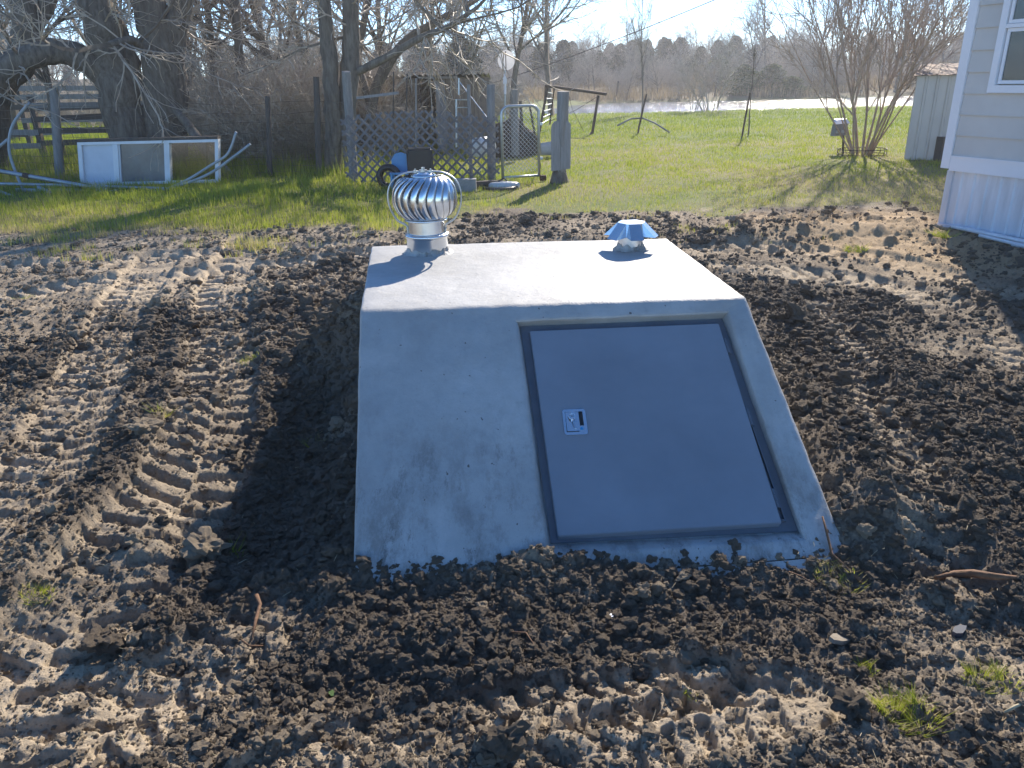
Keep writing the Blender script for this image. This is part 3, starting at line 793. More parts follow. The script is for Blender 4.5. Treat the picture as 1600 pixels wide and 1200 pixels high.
# ================================================================== corrugated metal shed
M_TIN = mat('weathered_white_tin', (.50, .50, .48), .5, .2, .12, 3, .03, 20, stretch=(2, 2, .4))
M_RUST = mat('rusty_roof_tin', (.24, .13, .08), .85, 0, .4, 7, .1, 30, col2=(.26, .21, .17))
S0 = gp(1413, 250); SXD = Vector((.87, -.49, 0)).normalized(); SYD = Vector((.49, .87, 0)).normalized()
ms = wthing('metal_shed', 'small white corrugated metal shed with a rusty roof behind the mobile home', 'shed', S0)
def corr(a, d, L, h0, h1, out, name, par, m, pit=.19):
    """corrugated upright sheet from a along d"""
    n = max(2, int(L/pit)); b = MB(); P = []
    for i in range(n):
        for ds, o in ((0, 0), (.68, 0), (.76, .018), (.92, .018)): P.append(((i+ds)*L/n, o))
    P.append((L, 0))
    for s, o in P:
        p = a+d*s+out*o; b.v.append((p.x, p.y, p.z)); hh = h0+(h1-h0)*s/L; b.v.append((p.x, p.y, p.z+hh))
    for i in range(len(P)-1): b.f.append((2*i, 2*i+2, 2*i+3, 2*i+1))
    return b.build(name, m, par)
SHH = 1.50
for i in range(3): corr(S0+SXD*(.76*i+.002*i)+Vector((0, 0, -.03)), SXD, .76, SHH+.04, SHH+.04, -SYD, 'wall_sheet', ms, M_TIN)
corr(S0+Vector((0, 0, -.03)), SYD, 1.6, SHH+.04, SHH+.22, -SXD, 'wall_sheet', ms, M_TIN)
corr(S0+SXD*2.284+Vector((0, 0, -.03)), SYD, 1.6, SHH+.04, SHH+.22, SXD, 'wall_sheet', ms, M_TIN)
corr(S0+SYD*1.6+Vector((0, 0, -.03)), SXD, 2.28, SHH+.22, SHH+.22, SYD, 'wall_sheet', ms, M_TIN)
for i in range(5):
    b = MB(); s0 = -.06+i*.49
    for r_ in range(5):
        ds = r_*.0975
        b.prism([S0+SXD*(s0+ds)-SYD*.12+Vector((0, 0, SHH+.012)), S0+SXD*(s0+ds+.0965)-SYD*.12+Vector((0, 0, SHH+.012+(.012 if r_ % 2 else 0))), S0+SXD*(s0+ds+.0965)+SYD*1.75+Vector((0, 0, SHH+.212+(.012 if r_ % 2 else 0))), S0+SXD*(s0+ds)+SYD*1.75+Vector((0, 0, SHH+.212))], (0, 0, .006))
    b.build('roof_sheet', M_RUST, ms)
M_DKWOOD = mat('dark_weathered_wood', (.10, .085, .075), .9, 0, .35, 5, .3, 30, stretch=(4, 4, .6))
pole = wthing('leaning_stick', 'thin dark stick leaning against the front of the white metal shed', 'stick', at(1461, 160, 15.3))
MB().tube([at(1461, 160, 15.3), at(1484, 136, 15.35)], .018, 6).build('shaft', M_DKWOOD, pole)
bxo = MB(); q0 = gp(1462, 252); bxo.box(q0+Vector((.25, .1, .22)), (.5, .4, .44)); 
o = bxo.build('wooden_crate', M_DKWOOD); o['label'] = 'dark wooden crate on the grass between the metal shed and the mobile home'; o['category'] = 'crate'

# ================================================================== posts, gate, lattice
M_POST = mat('silvery_weathered_post', (.26, .255, .25), .9, 0, .35, 6, .5, 40, stretch=(5, 5, .5))
M_GREYW = mat('grey_weathered_board', (.30, .29, .285), .9, 0, .3, 5, .4, 35, stretch=(5, 5, .5))
M_TUBE = mat('galvanised_fence_tube', (.50, .54, .56), .45, .8, .15, 9)
M_WIRE = mat('rusty_fence_wire', (.17, .15, .135), .6, .5, .3, 9)
M_BARK = mat('rough_grey_bark', (.19, .165, .135), .95, 0, .5, 5, .9, 22, stretch=(3, 3, .7), col2=(.075, .062, .05))
rn = random.Random(5)
def post_thing(name, lab, cat, base, top, r, m=M_POST, group=None, sides=12, taper=.92, parts=None):
    b = Vector(base); t = wthing(name, lab, cat, b, group); top = Vector(top)
    n = 6; P = [b.lerp(top, i/n)+Vector((rn.uniform(-1, 1), rn.uniform(-1, 1), 0))*r*.05 for i in range(n+1)]; P[0] = P[0]-Vector((0, 0, .1))
    MB().tube(P, [r*(1-(1-taper)*i/n) for i in range(n+1)], sides, jit=.10, rnd=rn).build('shaft', m, t, smooth=True).data.set_sharp_from_angle(angle=math.radians(50))
    return t
# gate post with boards nailed on
gpo = post_thing('gate_post', 'grey round wooden post with two rounded boards nailed to its lower half', 'post', gp(874, 284), at(880, 143, 13.1), .105)
gb_ = gp(874, 284)
for sx, w_ in ((-.088, .15), (.075, .16)):
    x0 = gb_.x+sx-w_/2+.02; x1 = x0+w_; z0, z1 = .19+.02*(sx > 0), .965; yf_ = gb_.y-.125
    pr = [(x0, z0)]
    pr += [(x1, z0+.01), (x1, z1-.05*(sx > 0)), (x1-.04*(sx > 0), z1)] if sx > 0 else [(x1, z0+.01), (x1, z1)]
    pr += [(x0+.005, z1)] if sx > 0 else [(x0+.055, z1), (x0+.012, z1-.05), (x0, z1-.12)]
    MB().prism([(x, yf_, z) for x, z in pr], (0, .028, 0)).build('board', M_GREYW, gpo)
stp = gp(874, 284); MB().lathe([(.17, -.05), (.145, .05), (.115, .16), (.11, .2)], 12, (stp.x, stp.y, 0)).build('stump_foot', M_BARK, gpo)
# chain-link gate
ga = [at(786, 176, 13.2), at(838, 172, 13.35)]
gt = wthing('chain_link_gate', 'small tubular gate with chain link mesh standing open beside the lattice', 'gate', gp(842, 278))
GL = gp(786, 281); GR = gp(841, 277); GL.y = 13.25; GR.y = 13.45; GT = 1.14
A_, B_ = Vector((GL.x, GL.y, .06)), Vector((GR.x, GR.y, .06)); up = Vector((0, 0, 1)); dg = (B_-A_).normalized()
r = .024; cr = .13
P = [A_, A_+up*(GT-cr)]
for k in range(1, 6): t = math.radians(18*k); P.append(A_+up*(GT-cr+cr*math.sin(t))+dg*cr*(1-math.cos(t)))
W_ = (B_-A_).length
for k in range(0, 6): t = math.radians(90-18*k); P.append(A_+dg*(W_-cr+cr*math.cos(t))+up*(GT-cr+cr*math.sin(t)))
P.append(B_)
MB().tube(P, r, 10).build('frame_tube', M_TUBE, gt, smooth=True)
MB().tube([A_+up*.02, B_+up*.02], r*.9, 10).build('bottom_rail', M_TUBE, gt, smooth=True)
def chain(A, B, z0, z1, name, par, pit=.07, r=.0022, m=M_WIRE):
    b = MB(); d = (B-A); L = d.length; d.normalize(); H_ = z1-z0; n = int((L+H_)/pit)
    for sgn in (1, -1):
        for i in range(n+1):
            c = i*pit
            x0 = c-H_; pts = []
            if x0 < 0: p0 = (0, -x0)
            else: p0 = (x0, 0)
            if c > L: p1 = (L, H_-(c-L))
            else: p1 = (c, H_)
            if p0[1] > H_ or p1[1] < 0: continue
            if sgn < 0: p0 = (L-p0[0], p0[1]); p1 = (L-p1[0], p1[1])
            b.tube([A+d*p0[0]+up*(z0+p0[1]), A+d*p1[0]+up*(z0+p1[1])], r, 3, caps=False)
    o = b.build(name, m, par); o['kind'] = 'stuff'; return o
chain(A_+dg*.02, B_-dg*.02, .10, GT-.03, 'chain_link', gt, r=.0036, m=M_TUBE)
for z in (.3, .85): MB().box(B_+up*z+dg*.035, (.06, .05, .04)).build('gate_hinge', M_TUBE, gt)
MB().tube([B_+dg*.02+up*-.02+Vector((0, -.05, 0)), B_+dg*.11+up*-.02+Vector((0, -.05, 0))], .05, 14).build('gate_wheel', mat('rusty_iron', (.14, .07, .04), .8, .3, .4, 20), gt)
# lattice
LX0, LX1, LY, LZ = gp(553, 281).x, gp(781, 280).x, 13.45, 1.13
lat = wthing('lattice_panel', 'dark grey diagonal wooden lattice screen standing behind the turbine vent', 'lattice screen', Vector(((LX0+LX1)/2, LY, 0)))
M_LAT = mat('dark_grey_lattice', (.17, .165, .175), .85, 0, .3, 8, .2, 50)
pit = .168; n = int((LX1-LX0+LZ)/pit)
def ztop(x): return LZ-.02-.10*max(0, (x-(LX1-.75)))/.75+.03*math.sin(x*3)
for sgn in (1, -1):
    for i in range(n+1):
        c = i*pit+.03; W = LX1-LX0
        p0 = (0, LZ-c) if c < LZ else (c-LZ, 0); p1 = (c, LZ) if c < W else (W, LZ-(c-W))
        # p0,p1 are points on a descending diagonal turned to ascending
        a0 = (max(0, c-LZ), 0 if c > LZ else LZ-c); a1 = (min(W, c), LZ if c <= W else LZ-(c-W))
        if (a1[0]-a0[0]) < .06: continue
        xa, za, xb, zb = a0[0], a0[1], a1[0], a1[1]
        if sgn < 0: xa, xb = W-xa, W-xb
        xa += LX0; xb += LX0
        zt = ztop(xb)
        if zb > zt: f_ = (zt-za)/(zb-za); xb = xa+(xb-xa)*f_; zb = zt
        y = LY+(.006 if sgn > 0 else -.006)
        MB().bar((xa, y, za+.03), (xb, y, zb+.03), .034, .009, (0, 1, 0)).build('slat', M_LAT, lat)
post_thing('wooden_post', 'tall grey wooden post at the left end of the lattice, leaning left', 'post', gp(553, 283), at(541, 112, 13.6), .075)
post_thing('wooden_post', 'grey round wooden post behind the right end of the lattice', 'post', at(768, 276, 13.7)-Vector((0, 0, .05)), at(767, 132, 13.7), .075)
post_thing('fence_post', 'grey wooden post seen through the chain link gate', 'post', at(805, 235, 17), at(803, 140, 17), .085)
post_thing('fence_post', 'thin split post just right of the post seen through the gate', 'post', at(817, 218, 17.5), at(813, 158, 17.5), .035, M_DKWOOD)
post_thing('steel_stake', 'dark steel stake leaning left behind the chain link gate', 'stake', gp(845, 262), at(827, 162, 14.6), .020, M_DKWOOD, sides=6)
post_thing('wooden_post', 'slim grey post behind the middle right of the lattice', 'post', at(736, 272, 13.6)-Vector((0, 0, .05)), at(732, 132, 13.6), .032)
# satellite dish
M_DISH = mat('pale_dish_paint', (.62, .62, .64), .5, 0, .1, 6, transl=.35)
ds_b = gp(789, 240); sdsh = wthing('satellite_dish', 'pale satellite dish on a thin white pole behind the gate', 'satellite dish', ds_b)
dy = ds_b.y; MB().tube([at(789, 245, dy), at(789, 110, dy)], .020, 8).build('pole', M_TUBE, sdsh)
MB().tube([at(789, 147, dy), at(789, 115, dy)], .030, 8).build('upper_pole', M_TRIM, sdsh)
dc = at(791, 94, dy+.02); dr_ = 12.4/1200*(dy*1.0)
dsh = MB(); 
for (rr, dep) in ((.001, 0), (.5, .02), (.8, .05), (1, .08)):
    for k in range(28):
        a = 2*math.pi*k/28; dsh.v.append((dc.x+dr_*rr*math.cos(a), dc.y+.05-dep*dr_*2.2, dc.z+dr_*rr*1.08*math.sin(a)))
for q_ in range(3):
    for k in range(28): dsh.f.append((q_*28+k, q_*28+(k+1) % 28, (q_+1)*28+(k+1) % 28, (q_+1)*28+k))
dsh.build('dish', M_DISH, sdsh, smooth=True)
MB().tube([dc+Vector((-.01, -.02, -dr_*1.1)), dc+Vector((-.01, -.10, dr_*.95))], .010, 6).build('feed_arm', M_DKWOOD, sdsh)
MB().box(at(789, 126, dy)-Vector((0, .03, 0)), (.085, .06, .14)).build('receiver_box', M_TRIM, sdsh)
# things around the lattice
def rbox(name, lab, cat, c, size, m, rot=0, bev=.02, seg=3, extra=None):
    bm = bmesh.new(); bmesh.ops.create_cube(bm, size=1); bmesh.ops.scale(bm, vec=size, verts=bm.verts)
    if extra: 
        for v in bm.verts: extra(v)
    bmesh.ops.bevel(bm, geom=list(bm.edges), offset=bev, segments=seg, affect='EDGES')
    me = bpy.data.meshes.new(name); bm.to_mesh(me); bm.free(); me.materials.append(m)
    for p in me.polygons: p.use_smooth = True
    me.set_sharp_from_angle(angle=math.radians(40))
    return link(name, me, None, lab, cat, None, None, c, (0, 0, rot))
M_BLUE = mat('light_blue_plastic', (.10, .38, .70), .35, 0, .1, 5, transl=.3)
ch = gp(628, 295); ch.y = 12.9
chr_ = wthing('toddler_chair', 'light blue plastic child chair in front of the lattice, behind the turbine vent', 'chair', ch)
bk = MB(); cc = Vector((at(625, 262, 12.9).x, 12.9, 0))
def arcp(x, z, y=0): return (cc.x+x, cc.y+y, z)
bp_ = [arcp(-.14, .26), arcp(.16, .26), arcp(.165, .42), arcp(.12, .52), arcp(.03, .555), arcp(-.07, .53), arcp(-.13, .44)]
bk.prism(bp_, (0, .03, 0)); bk.build('backrest', M_BLUE, chr_)
MB().box(arcp(0.01, .245, -.12), (.30, .27, .03)).build('seat', M_BLUE, chr_)
for sx in (-.12, .14):
    for sy in (-.22, .0): MB().bar(arcp(sx, -.02, sy), arcp(sx*.9, .232, sy*.9), .04, .04).build('leg', M_BLUE, chr_)
bnp = at(658, 262, 13.1)
rbox('storage_bin', 'black plastic storage bin standing on edge before the lattice right of the blue chair', 'bin', (bnp.x, 13.0, .30), (.42, .35, .62), M_BLACK, .1, .03)
wp = at(606, 283, 12.6)
tr = MB(); n1, n2_ = 28, 10
for i in range(n1):
    for j in range(n2_):
        a = 2*math.pi*i/n1; b = 2*math.pi*j/n2_; R_, r_ = .15, .055
        tr.v.append((wp.x+(R_+r_*math.cos(b))*math.cos(a), 12.75+r_*1.2*math.sin(b), .19+(R_+r_*math.cos(b))*math.sin(a)))
for i in range(n1):
    for j in range(n2_): tr.f.append((i*n2_+j, i*n2_+(j+1) % n2_, ((i+1) % n1)*n2_+(j+1) % n2_, ((i+1) % n1)*n2_+j))
tyre = wthing('small_tyre', 'small black tyre leaning under the blue plastic chair', 'tyre', (wp.x, 12.75, 0)); tr.build('rubber', M_BLACK, tyre, smooth=True)
MB().lathe([(.001, 0), (.10, .0), (.10, .05), (.001, .05)], 20).build('hub', M_BLACK, tyre, rot=(math.pi/2, 0, 0)).location = (0, .02, .19)
cbp = gp(727, 299); M_CB = mat('grey_concrete_block', (.30, .29, .28), .9, 0, .2, 20, .3, 80)
cb_ = wthing('concrete_block', 'light grey concrete block on the grass at the foot of the lattice', 'block', cbp)
MB().box(cbp+Vector((0, .1, .085)), (.34, .18, .19)).build('block_body', M_CB, cb_)
ubk = gp(770, 297); MB().bar(ubk+Vector((-.3, .35, .05)), ubk+Vector((.16, .42, .05)), .14, .10).build('old_timber', M_DKWOOD).update_tag()
bpy.data.objects['old_timber']['label'] = 'dark rotten timber lying along the lattice foot right of the concrete block'; bpy.data.objects['old_timber']['category'] = 'timber'
# black and white lid lying on the grass
lp_ = gp(788, 294)
lid = wthing('cooler_lid', 'pale grey lid with a dark strap lying on the grass by the lattice', 'lid', lp_)
ld = MB(); n = 24
for (rr, z) in ((1, .0), (1.0, .05), (.9, .075), (.5, .09), (.001, .093)):
    for k in range(n):
        a = 2*math.pi*k/n; ld.v.append((lp_.x+.25*rr*math.cos(a), lp_.y+.15*rr*math.sin(a), z+.01))
for q_ in range(4):
    for k in range(n): ld.f.append((q_*n+k, q_*n+(k+1) % n, (q_+1)*n+(k+1) % n, (q_+1)*n+k))
M_PALEP = mat('faded_grey_plastic', (.50, .52, .52), .4, 0, .2, 9)
ld.build('shell', M_PALEP, lid, smooth=True)
MB().tube([lp_+Vector((-.19, -.06, .03)), lp_+Vector((-.10, .02, .10)), lp_+Vector((0, .04, .15)), lp_+Vector((.05, .05, .10))], .015, 6).build('strap', M_BLACK, lid)
MB().lathe([(.29, 0), (.285, .035), (.26, .045)], 24, (lp_.x-.06, lp_.y-.02, .003)).build('rim', M_BLACK, lid)
# white drum behind lattice, dark heap behind gate, white bucket right of gate
dp = at(750, 232, 14.2); M_WD = mat('white_enamel', (.66, .68, .70), .4, 0, .2, 7)
dm = MB().lathe([(.001, -.30), (.20, -.30), (.235, -.27), (.24, 0), (.235, .27), (.20, .30), (.001, .30)], 24)
o = dm.build('white_tank', M_WD, None, smooth=True, label='rounded white tank lying behind the lattice, left of the gate', cat='tank', loc=(dp.x+.05, 14.3, .50), rot=(0, math.pi/2, .9)).scale = (.72, .72, .62); o = bpy.data.objects['white_tank']
MB().box((0, 0, 0), (.06, .06, .10)).build('valve', M_TUBE, o).location = (0, -.24, .0)
bk_ = at(856, 240, 16.0); o = MB().lathe([(.001, 0), (.13, 0), (.155, .34), (.165, .34), (.165, .36), (.145, .36), (.12, .02), (.001, .02)], 20).build('white_bucket', M_WD, None, smooth=True, label='white plastic bucket on its side on the grass left of the gate post', cat='bucket', loc=(gp(852, 244).x-.10, gp(852, 244).y, .15), rot=(0, math.radians(88), .2))
MB().tube([(.16*math.cos(a*.35-1.6), .16*math.sin(a*.35-1.6), .33-.02*abs(a-4)) for a in range(10)], .004, 5).build('handle', M_WIRE, o)

# pipe swing frame with ladder
M_DARKP = mat('dark_rusty_pipe', (.085, .06, .05), .7, .4, .3, 12)
fb = gp(846, 206); FY = fb.y
sf = wthing('pipe_frame', 'dark rusty pipe frame with a ladder side standing on the lawn', 'play frame', fb)
MB().tube([at(853, 134, FY-.1), at(947, 147, FY-1.6)], .045, 8).build('top_rail', M_DARKP, sf)
L1 = [at(843, 206, FY), at(856, 134, FY)]; L2 = [at(850, 184, FY+2.0), at(852, 134, FY+.1)]; L3 = [at(859, 194, FY+1.2), at(866, 138, FY)]
MB().tube(L1, .040, 8).build('leg', M_DARKP, sf); MB().tube(L2, .022, 8).build('leg', M_DARKP, sf); MB().tube(L3, .026, 8).build('leg', M_DARKP, sf)
for k in range(1, 7):
    t = k/7.2; MB().tube([L1[1].lerp(L1[0], t), L3[1].lerp(L3[0], t)], .014, 6).build('rung', M_TUBE, sf)
MB().tube([at(925, 211, FY-1.6), at(935, 149, FY-1.6)], .042, 8).build('leg', M_DARKP, sf)
MB().tube([at(918, 213, FY-1.9), at(925, 206, FY-1.6)], .03, 6).build('leg', M_DARKP, sf)
MB().tube([at(887, 143, FY-.8), at(894, 170, FY-.9), at(912, 205, FY-1.3)], .008, 4).build('brace_wire', M_DARKP, sf)
MB().tube([at(935, 150, FY-1.6), at(900, 172, FY-.9), at(858, 190, FY)], .008, 4).build('brace_wire', M_DARKP, sf)
post_thing('steel_stake', 'dark stake leaning right on the lawn, a curved pole behind its foot', 'stake', gp(996, 209), at(1010, 147, gp(996, 209).y), .030, M_DARKP, sides=6)
cp = MB().tube([gp(965, 201)+up*.10, gp(985, 199)+up*.28, gp(1003, 199)+up*.30, gp(1022, 203)+up*.22, gp(1046, 209)+up*.04], [.03, .03, .03, .028, .025], 8)
link('curved_pole', cp.mesh('curved_pole', M_GREYW, True), None, 'long pale curved pole lying across the lawn behind the leaning stake', 'pole')
post_thing('steel_stake', 'thin dark stake leaning right beside a sapling on the lawn', 'stake', gp(1159, 214), at(1172, 145, gp(1159, 214).y), .026, M_DARKP, sides=6)
post_thing('fence_post', 'short dark stake on the far bank of the pond, left of its tip', 'stake', gp(963, 155)-Vector((0, 0, .3)), at(966, 128, gp(963, 155).y*.9), .07, M_DKWOOD, sides=6)
# bird feeder box on post
fp = gp(1317, 240); Yb = fp.y
bf = wthing('feeder_box', 'small box with a pale sloping lid on a post beside the bare bush', 'feeder box', fp)
MB().tube([at(1317, 243, Yb), at(1318, 208, Yb)], .022, 6).build('post', M_DKWOOD, bf)
bc = at(1311, 199, Yb)
MB().prism([(bc.x-.125, Yb-.10, bc.z-.17), (bc.x+.12, Yb-.10, bc.z-.15), (bc.x+.14, Yb-.10, bc.z+.08), (bc.x-.10, Yb-.10, bc.z+.07)], (0, .2, 0)).build('box', M_GREYW, bf)
MB().prism([(bc.x-.12, Yb-.14, bc.z+.07), (bc.x+.165, Yb-.14, bc.z+.085), (bc.x+.14, Yb-.0, bc.z+.165), (bc.x-.07, Yb-.0, bc.z+.15)], (0, .14, .01)).build('lid', M_TRIM, bf)
for sx in (-.06, .05): MB().box((bc.x+sx, Yb-.105, bc.z-.08), (.06, .012, .06)).build('label_plate', M_PALEP, bf)

# ================================================================== wooden shed behind the lattice
SY = 18.8
ws = wthing('plank_shed', 'old unpainted plank shed with an open doorway and corrugated roof behind the lattice', 'shed', Vector((at(690, 200, SY).x, SY, 0)))
M_PLK = mat('brown_grey_plank', (.27, .22, .175), .9, 0, .45, 4, .4, 30, stretch=(6, 6, .5))
x0, x1 = at(578, 150, SY).x, at(757, 150, SY).x; dx0, dx1 = at(657, 150, SY).x, at(682, 150, SY).x
zt0 = at(700, 118, SY).z; x = x0; rp = random.Random(31)
while x < x1:
    w_ = rp.uniform(.11, .15)
    if not (x+w_ > dx0 and x < dx1):
        MB().box((x+w_/2, SY+rp.uniform(-.008, .008), (zt0-.05)/2+rp.uniform(-.02, .0)), (w_-.008, .02, zt0-.03)).build('plank', M_PLK, ws)
    x += w_
for xx in (x0+.02, x1-.02):
    yk = 0
    while yk < 2.0:
        MB().box((xx, SY+.1+yk, zt0*.47), (.02, .155, zt0*.94)).build('plank', M_PLK, ws); yk += .165
k = 0
while x0+.08+k*.165 < x1: 
    MB().box((x0+.08+k*.165, SY+2.1, zt0*.45), (.157, .02, zt0*.9)).build('plank', M_PLK, ws); k += 1
MB().box((dx0-.03, SY-.02, zt0*.5), (.07, .04, zt0*.97)).build('door_jamb', M_DKWOOD, ws)
MB().box((dx1+.10, SY-.06, zt0*.49), (.22, .025, zt0*.90)).build('door', M_GREYW, ws)
MB().bar(at(652, 121, SY-.08), at(716, 121, SY-.08), .04, .05).build('lintel', M_GREYW, ws)
rfb = MB(); n = 44
for i in range(n+1):
    xx = x0-.10+(x1-x0+.22)*i/n; z = .018*math.cos(i*math.pi)
    rfb.v.append((xx, SY-.22, zt0+.02+z)); rfb.v.append((xx, SY+2.3, zt0-.10+z))
for i in range(n): rfb.f.append((2*i, 2*i+2, 2*i+3, 2*i+1))
M_TINR = mat('old_corrugated_tin', (.30, .28, .26), .5, .6, .4, 3)
o = rfb.build('corrugated_roof', M_TINR, ws); o.modifiers.new('thickness', 'SOLIDIFY').thickness = .004
# leaning things before the shed: rail, tilted board, bracket poles
wthg = wthing('leaning_board', 'pale weathered board propped nearly level at the left of the plank shed', 'board', at(590, 165, 14.6))
MB().bar(at(558, 153, 14.6), at(622, 145, 14.6), .16, .045).build('plank', M_GREYW, wthg)
post_thing('bare_pole', 'pale thin pole standing left of the shed doorway', 'pole', at(650, 250, 15), at(650, 122, 15), .018, M_GREYW, sides=6)
post_thing('bare_pole', 'thin dark pole standing before the left part of the plank shed', 'pole', at(634, 250, 15), at(636, 115, 15), .016, M_DKWOOD, sides=6)
post_thing('bare_pole', 'leftmost thin pole standing before the plank shed', 'pole', at(614, 250, 15), at(615, 112, 15), .016, M_DKWOOD, sides=6)
hf = wthing('metal_rack', 'light metal rack with a slanting brace standing in front of the shed planks', 'rack', at(717, 200, 14.6))
MB().tube([at(717, 122, 14.6), at(717, 148, 14.6)], .018, 6).build('upright', M_TUBE, hf); MB().tube([at(713, 155, 14.6), at(713, 230, 14.6)], .018, 6).build('upright', M_TUBE, hf)
MB().tube([at(718, 128, 14.6), at(762, 185, 14.0)], .010, 6).build('brace', M_TUBE, hf)
for py in (156, 168): MB().tube([at(713, py, 14.6), at(731, py, 14.4)], .009, 6).build('rail', M_TUBE, hf)
# dark mesh covered heap behind the gate
hp_ = gp(803, 248); bm = bmesh.new(); bmesh.ops.create_icosphere(bm, subdivisions=4, radius=1)
for v in bm.verts:
    nn = v.co.normalized(); k = 1+.14*math.sin(nn.x*5+1)*math.cos(nn.z*6)+.08*math.sin(nn.y*13+nn.x*9)
    v.co = Vector((nn.x*.55*k, nn.y*.4*k, max(-.1, nn.z*.70*k+.05-.12*nn.x)))
me = bpy.data.meshes.new('heap'); bm.to_mesh(me); bm.free(); M_HEAP = mat('dark_brown_netting', (.055, .042, .034), .9, 0, .5, 14, .9, 50); me.materials.append(M_HEAP)
for p in me.polygons: p.use_smooth = True
link('covered_heap', me, None, 'dark brown netted heap on the grass behind the chain link gate', 'heap', None, None, (hp_.x, hp_.y+.9, .0))

# ================================================================== white window unit and pipe pile, left
UY = 14.05; ux0, ux1 = gp(133, 290).x+.02, gp(343, 287).x
wu = wthing('window_unit', 'white framed three panel window unit standing on the ground by the tree trunks', 'window unit', Vector(((ux0+ux1)/2, UY, 0)))
M_WPAINT = mat('chalky_white_paint', (.74, .76, .80), .55, 0, .10, 4)
M_WPAN = mat('white_blank_panel', (.62, .66, .74), .6, 0, .1, 3)
M_DIRTG = mat('dusty_glass', (.16, .17, .18), .22, 0, .35, 3, spec=.8)
M_CLEAR = bpy.data.materials.new('thin_clear_glass'); M_CLEAR.use_nodes = True
t = M_CLEAR.node_tree; t.nodes.clear(); o_ = t.nodes.new('ShaderNodeOutputMaterial'); mx = t.nodes.new('ShaderNodeMixShader'); a_ = t.nodes.new('ShaderNodeBsdfTransparent'); b_ = t.nodes.new('ShaderNodeBsdfGlossy'); b_.inputs['Roughness'].default_value = .1; a_.inputs[0].default_value = (.75, .78, .78, 1)
mx.inputs[0].default_value = .12; t.links.new(a_.outputs[0], mx.inputs[1]); t.links.new(b_.outputs[0], mx.inputs[2]); t.links.new(mx.outputs[0], o_.inputs[0])
UH = .75; U = ux1-ux0; a1 = ux0+U*.265; a2 = ux0+U*.635
def ub(xa, xb, za, zb, d, name, m, y=0): return MB().box(((xa+xb)/2, UY+y, (za+zb)/2), (xb-xa, d, zb-za)).build(name, m, wu)
ub(ux0, ux1, UH-.045, UH, .12, 'head_frame', M_WPAINT); ub(ux0, ux1, .02, .065, .12, 'sill_frame', M_WPAINT)
for a, b in ((ux0, ux0+.07), (a1-.04, a1+.05), (a2-.04, a2+.04), (ux1-.06, ux1)): ub(a, b, .067, UH-.047, .115, 'mullion', M_WPAINT)
ub(ux0-.01, ux1-.01, UH+.002, UH+.05, .16, 'top_flashing', M_DKWOOD, .02)
ub(ux0+.072, a1-.042, .067, UH-.047, .02, 'blank_panel', M_WPAN)
ub(a1+.052, a2-.042, .067, UH-.047, .006, 'dusty_pane', M_DIRTG)
ub(a2+.042, ux1-.062, .067, UH-.047, .004, 'clear_pane', M_CLEAR)
for xa, xb, y_ in ((a1+.052, a1+.075, -.02), (a2-.062, a2-.042, -.02)): ub(xa, xb, .067, UH-.047, .03, 'sash_stile', M_WPAINT, y_)
ub(ux1-.24, ux1-.20, .067, UH-.047, .03, 'inner_stile', M_DKWOOD, .03)
for o_ in [o for o in C.objects if o.parent is wu or o.parent == wu]:
    for v in o_.data.vertices: v.co.x += (v.co.z-.1)*.15      # the old unit has racked out of square
# pipes
M_PIPE = mat('dirty_grey_conduit', (.42, .46, .50), .45, .5, .35, 5, .1, 30)
M_HOSE = mat('grey_plastic_hose', (.34, .38, .42), .4, 0, .2, 5)
def pipe(pts, r, lab, m=M_PIPE, coupl=None, grp='pipes and hoses heaped by the window unit', cat='pipe', nm='long_pipe'):
    o = wthing(nm, lab, cat, pts[0], grp)
    P = [Vector(p) for p in pts]
    if len(P) > 2:
        Q = [P[0]]
        for i in range(len(P)-1):
            for k in range(1, 6):
                t = k/5; p0 = P[max(i-1, 0)]; p1 = P[i]; p2 = P[i+1]; p3 = P[min(i+2, len(P)-1)]
                Q.append(.5*((2*p1)+(-p0+p2)*t+(2*p0-5*p1+4*p2-p3)*t*t+(-p0+3*p1-3*p2+p3)*t**3))
        P = Q
    MB().tube(P, r, 10).build('tube', m, o, smooth=True)
    for c in coupl or []:
        a = P[0].lerp(P[-1], c); d = (P[-1]-P[0]).normalized(); MB().tube([a-d*.05, a+d*.05], r*1.35, 10).build('coupling', M_DARKP, o)
PY = 13.2
pipe([at(-30, 262, 13.6), at(210, 304, 13.2)], .032, 'topmost pale pipe sloping down to the right across the pile', coupl=(.3, .85))
pipe([at(-10, 287, 13.5), at(125, 290, 13.4), at(315, 297, 13.3)], .026, 'long level pipe with a dark coupling lying across the window unit foot', coupl=(.42, .98))
pipe([at(-10, 265, 13.9), at(90, 283, 13.8), at(180, 297, 13.6)], .04, 'dark timber like pipe lying directly behind the topmost pale pipe', M_DKWOOD)
pipe([at(25, 297, 13.4), at(130, 298, 13.35)], .035, 'short thick pale pipe low in the left of the pile')
pipe([at(60, 292, 13.3), at(104, 313, 13.0)], .030, 'short pale pipe pointing at the shelter out of the pile')
pipe([at(150, 298, 13.2), at(217, 303, 13.1)], .024, 'short pipe just left of the hose ends')
pipe([at(160, 316, 12.7), at(230, 305, 13.0), at(285, 285, 13.3), at(330, 258, 13.4), at(356, 240, 13.4), at(369, 206, 13.4)], .022, 'grey hose curling up highest at the right of the window unit', M_HOSE, nm='bent_hose', cat='hose')
pipe([at(165, 310, 12.9), at(250, 298, 13.1), at(320, 275, 13.2), at(365, 245, 13.2), at(391, 225, 13.2)], .022, 'grey hose curving up to the right below the taller one', M_HOSE, nm='bent_hose', cat='hose')
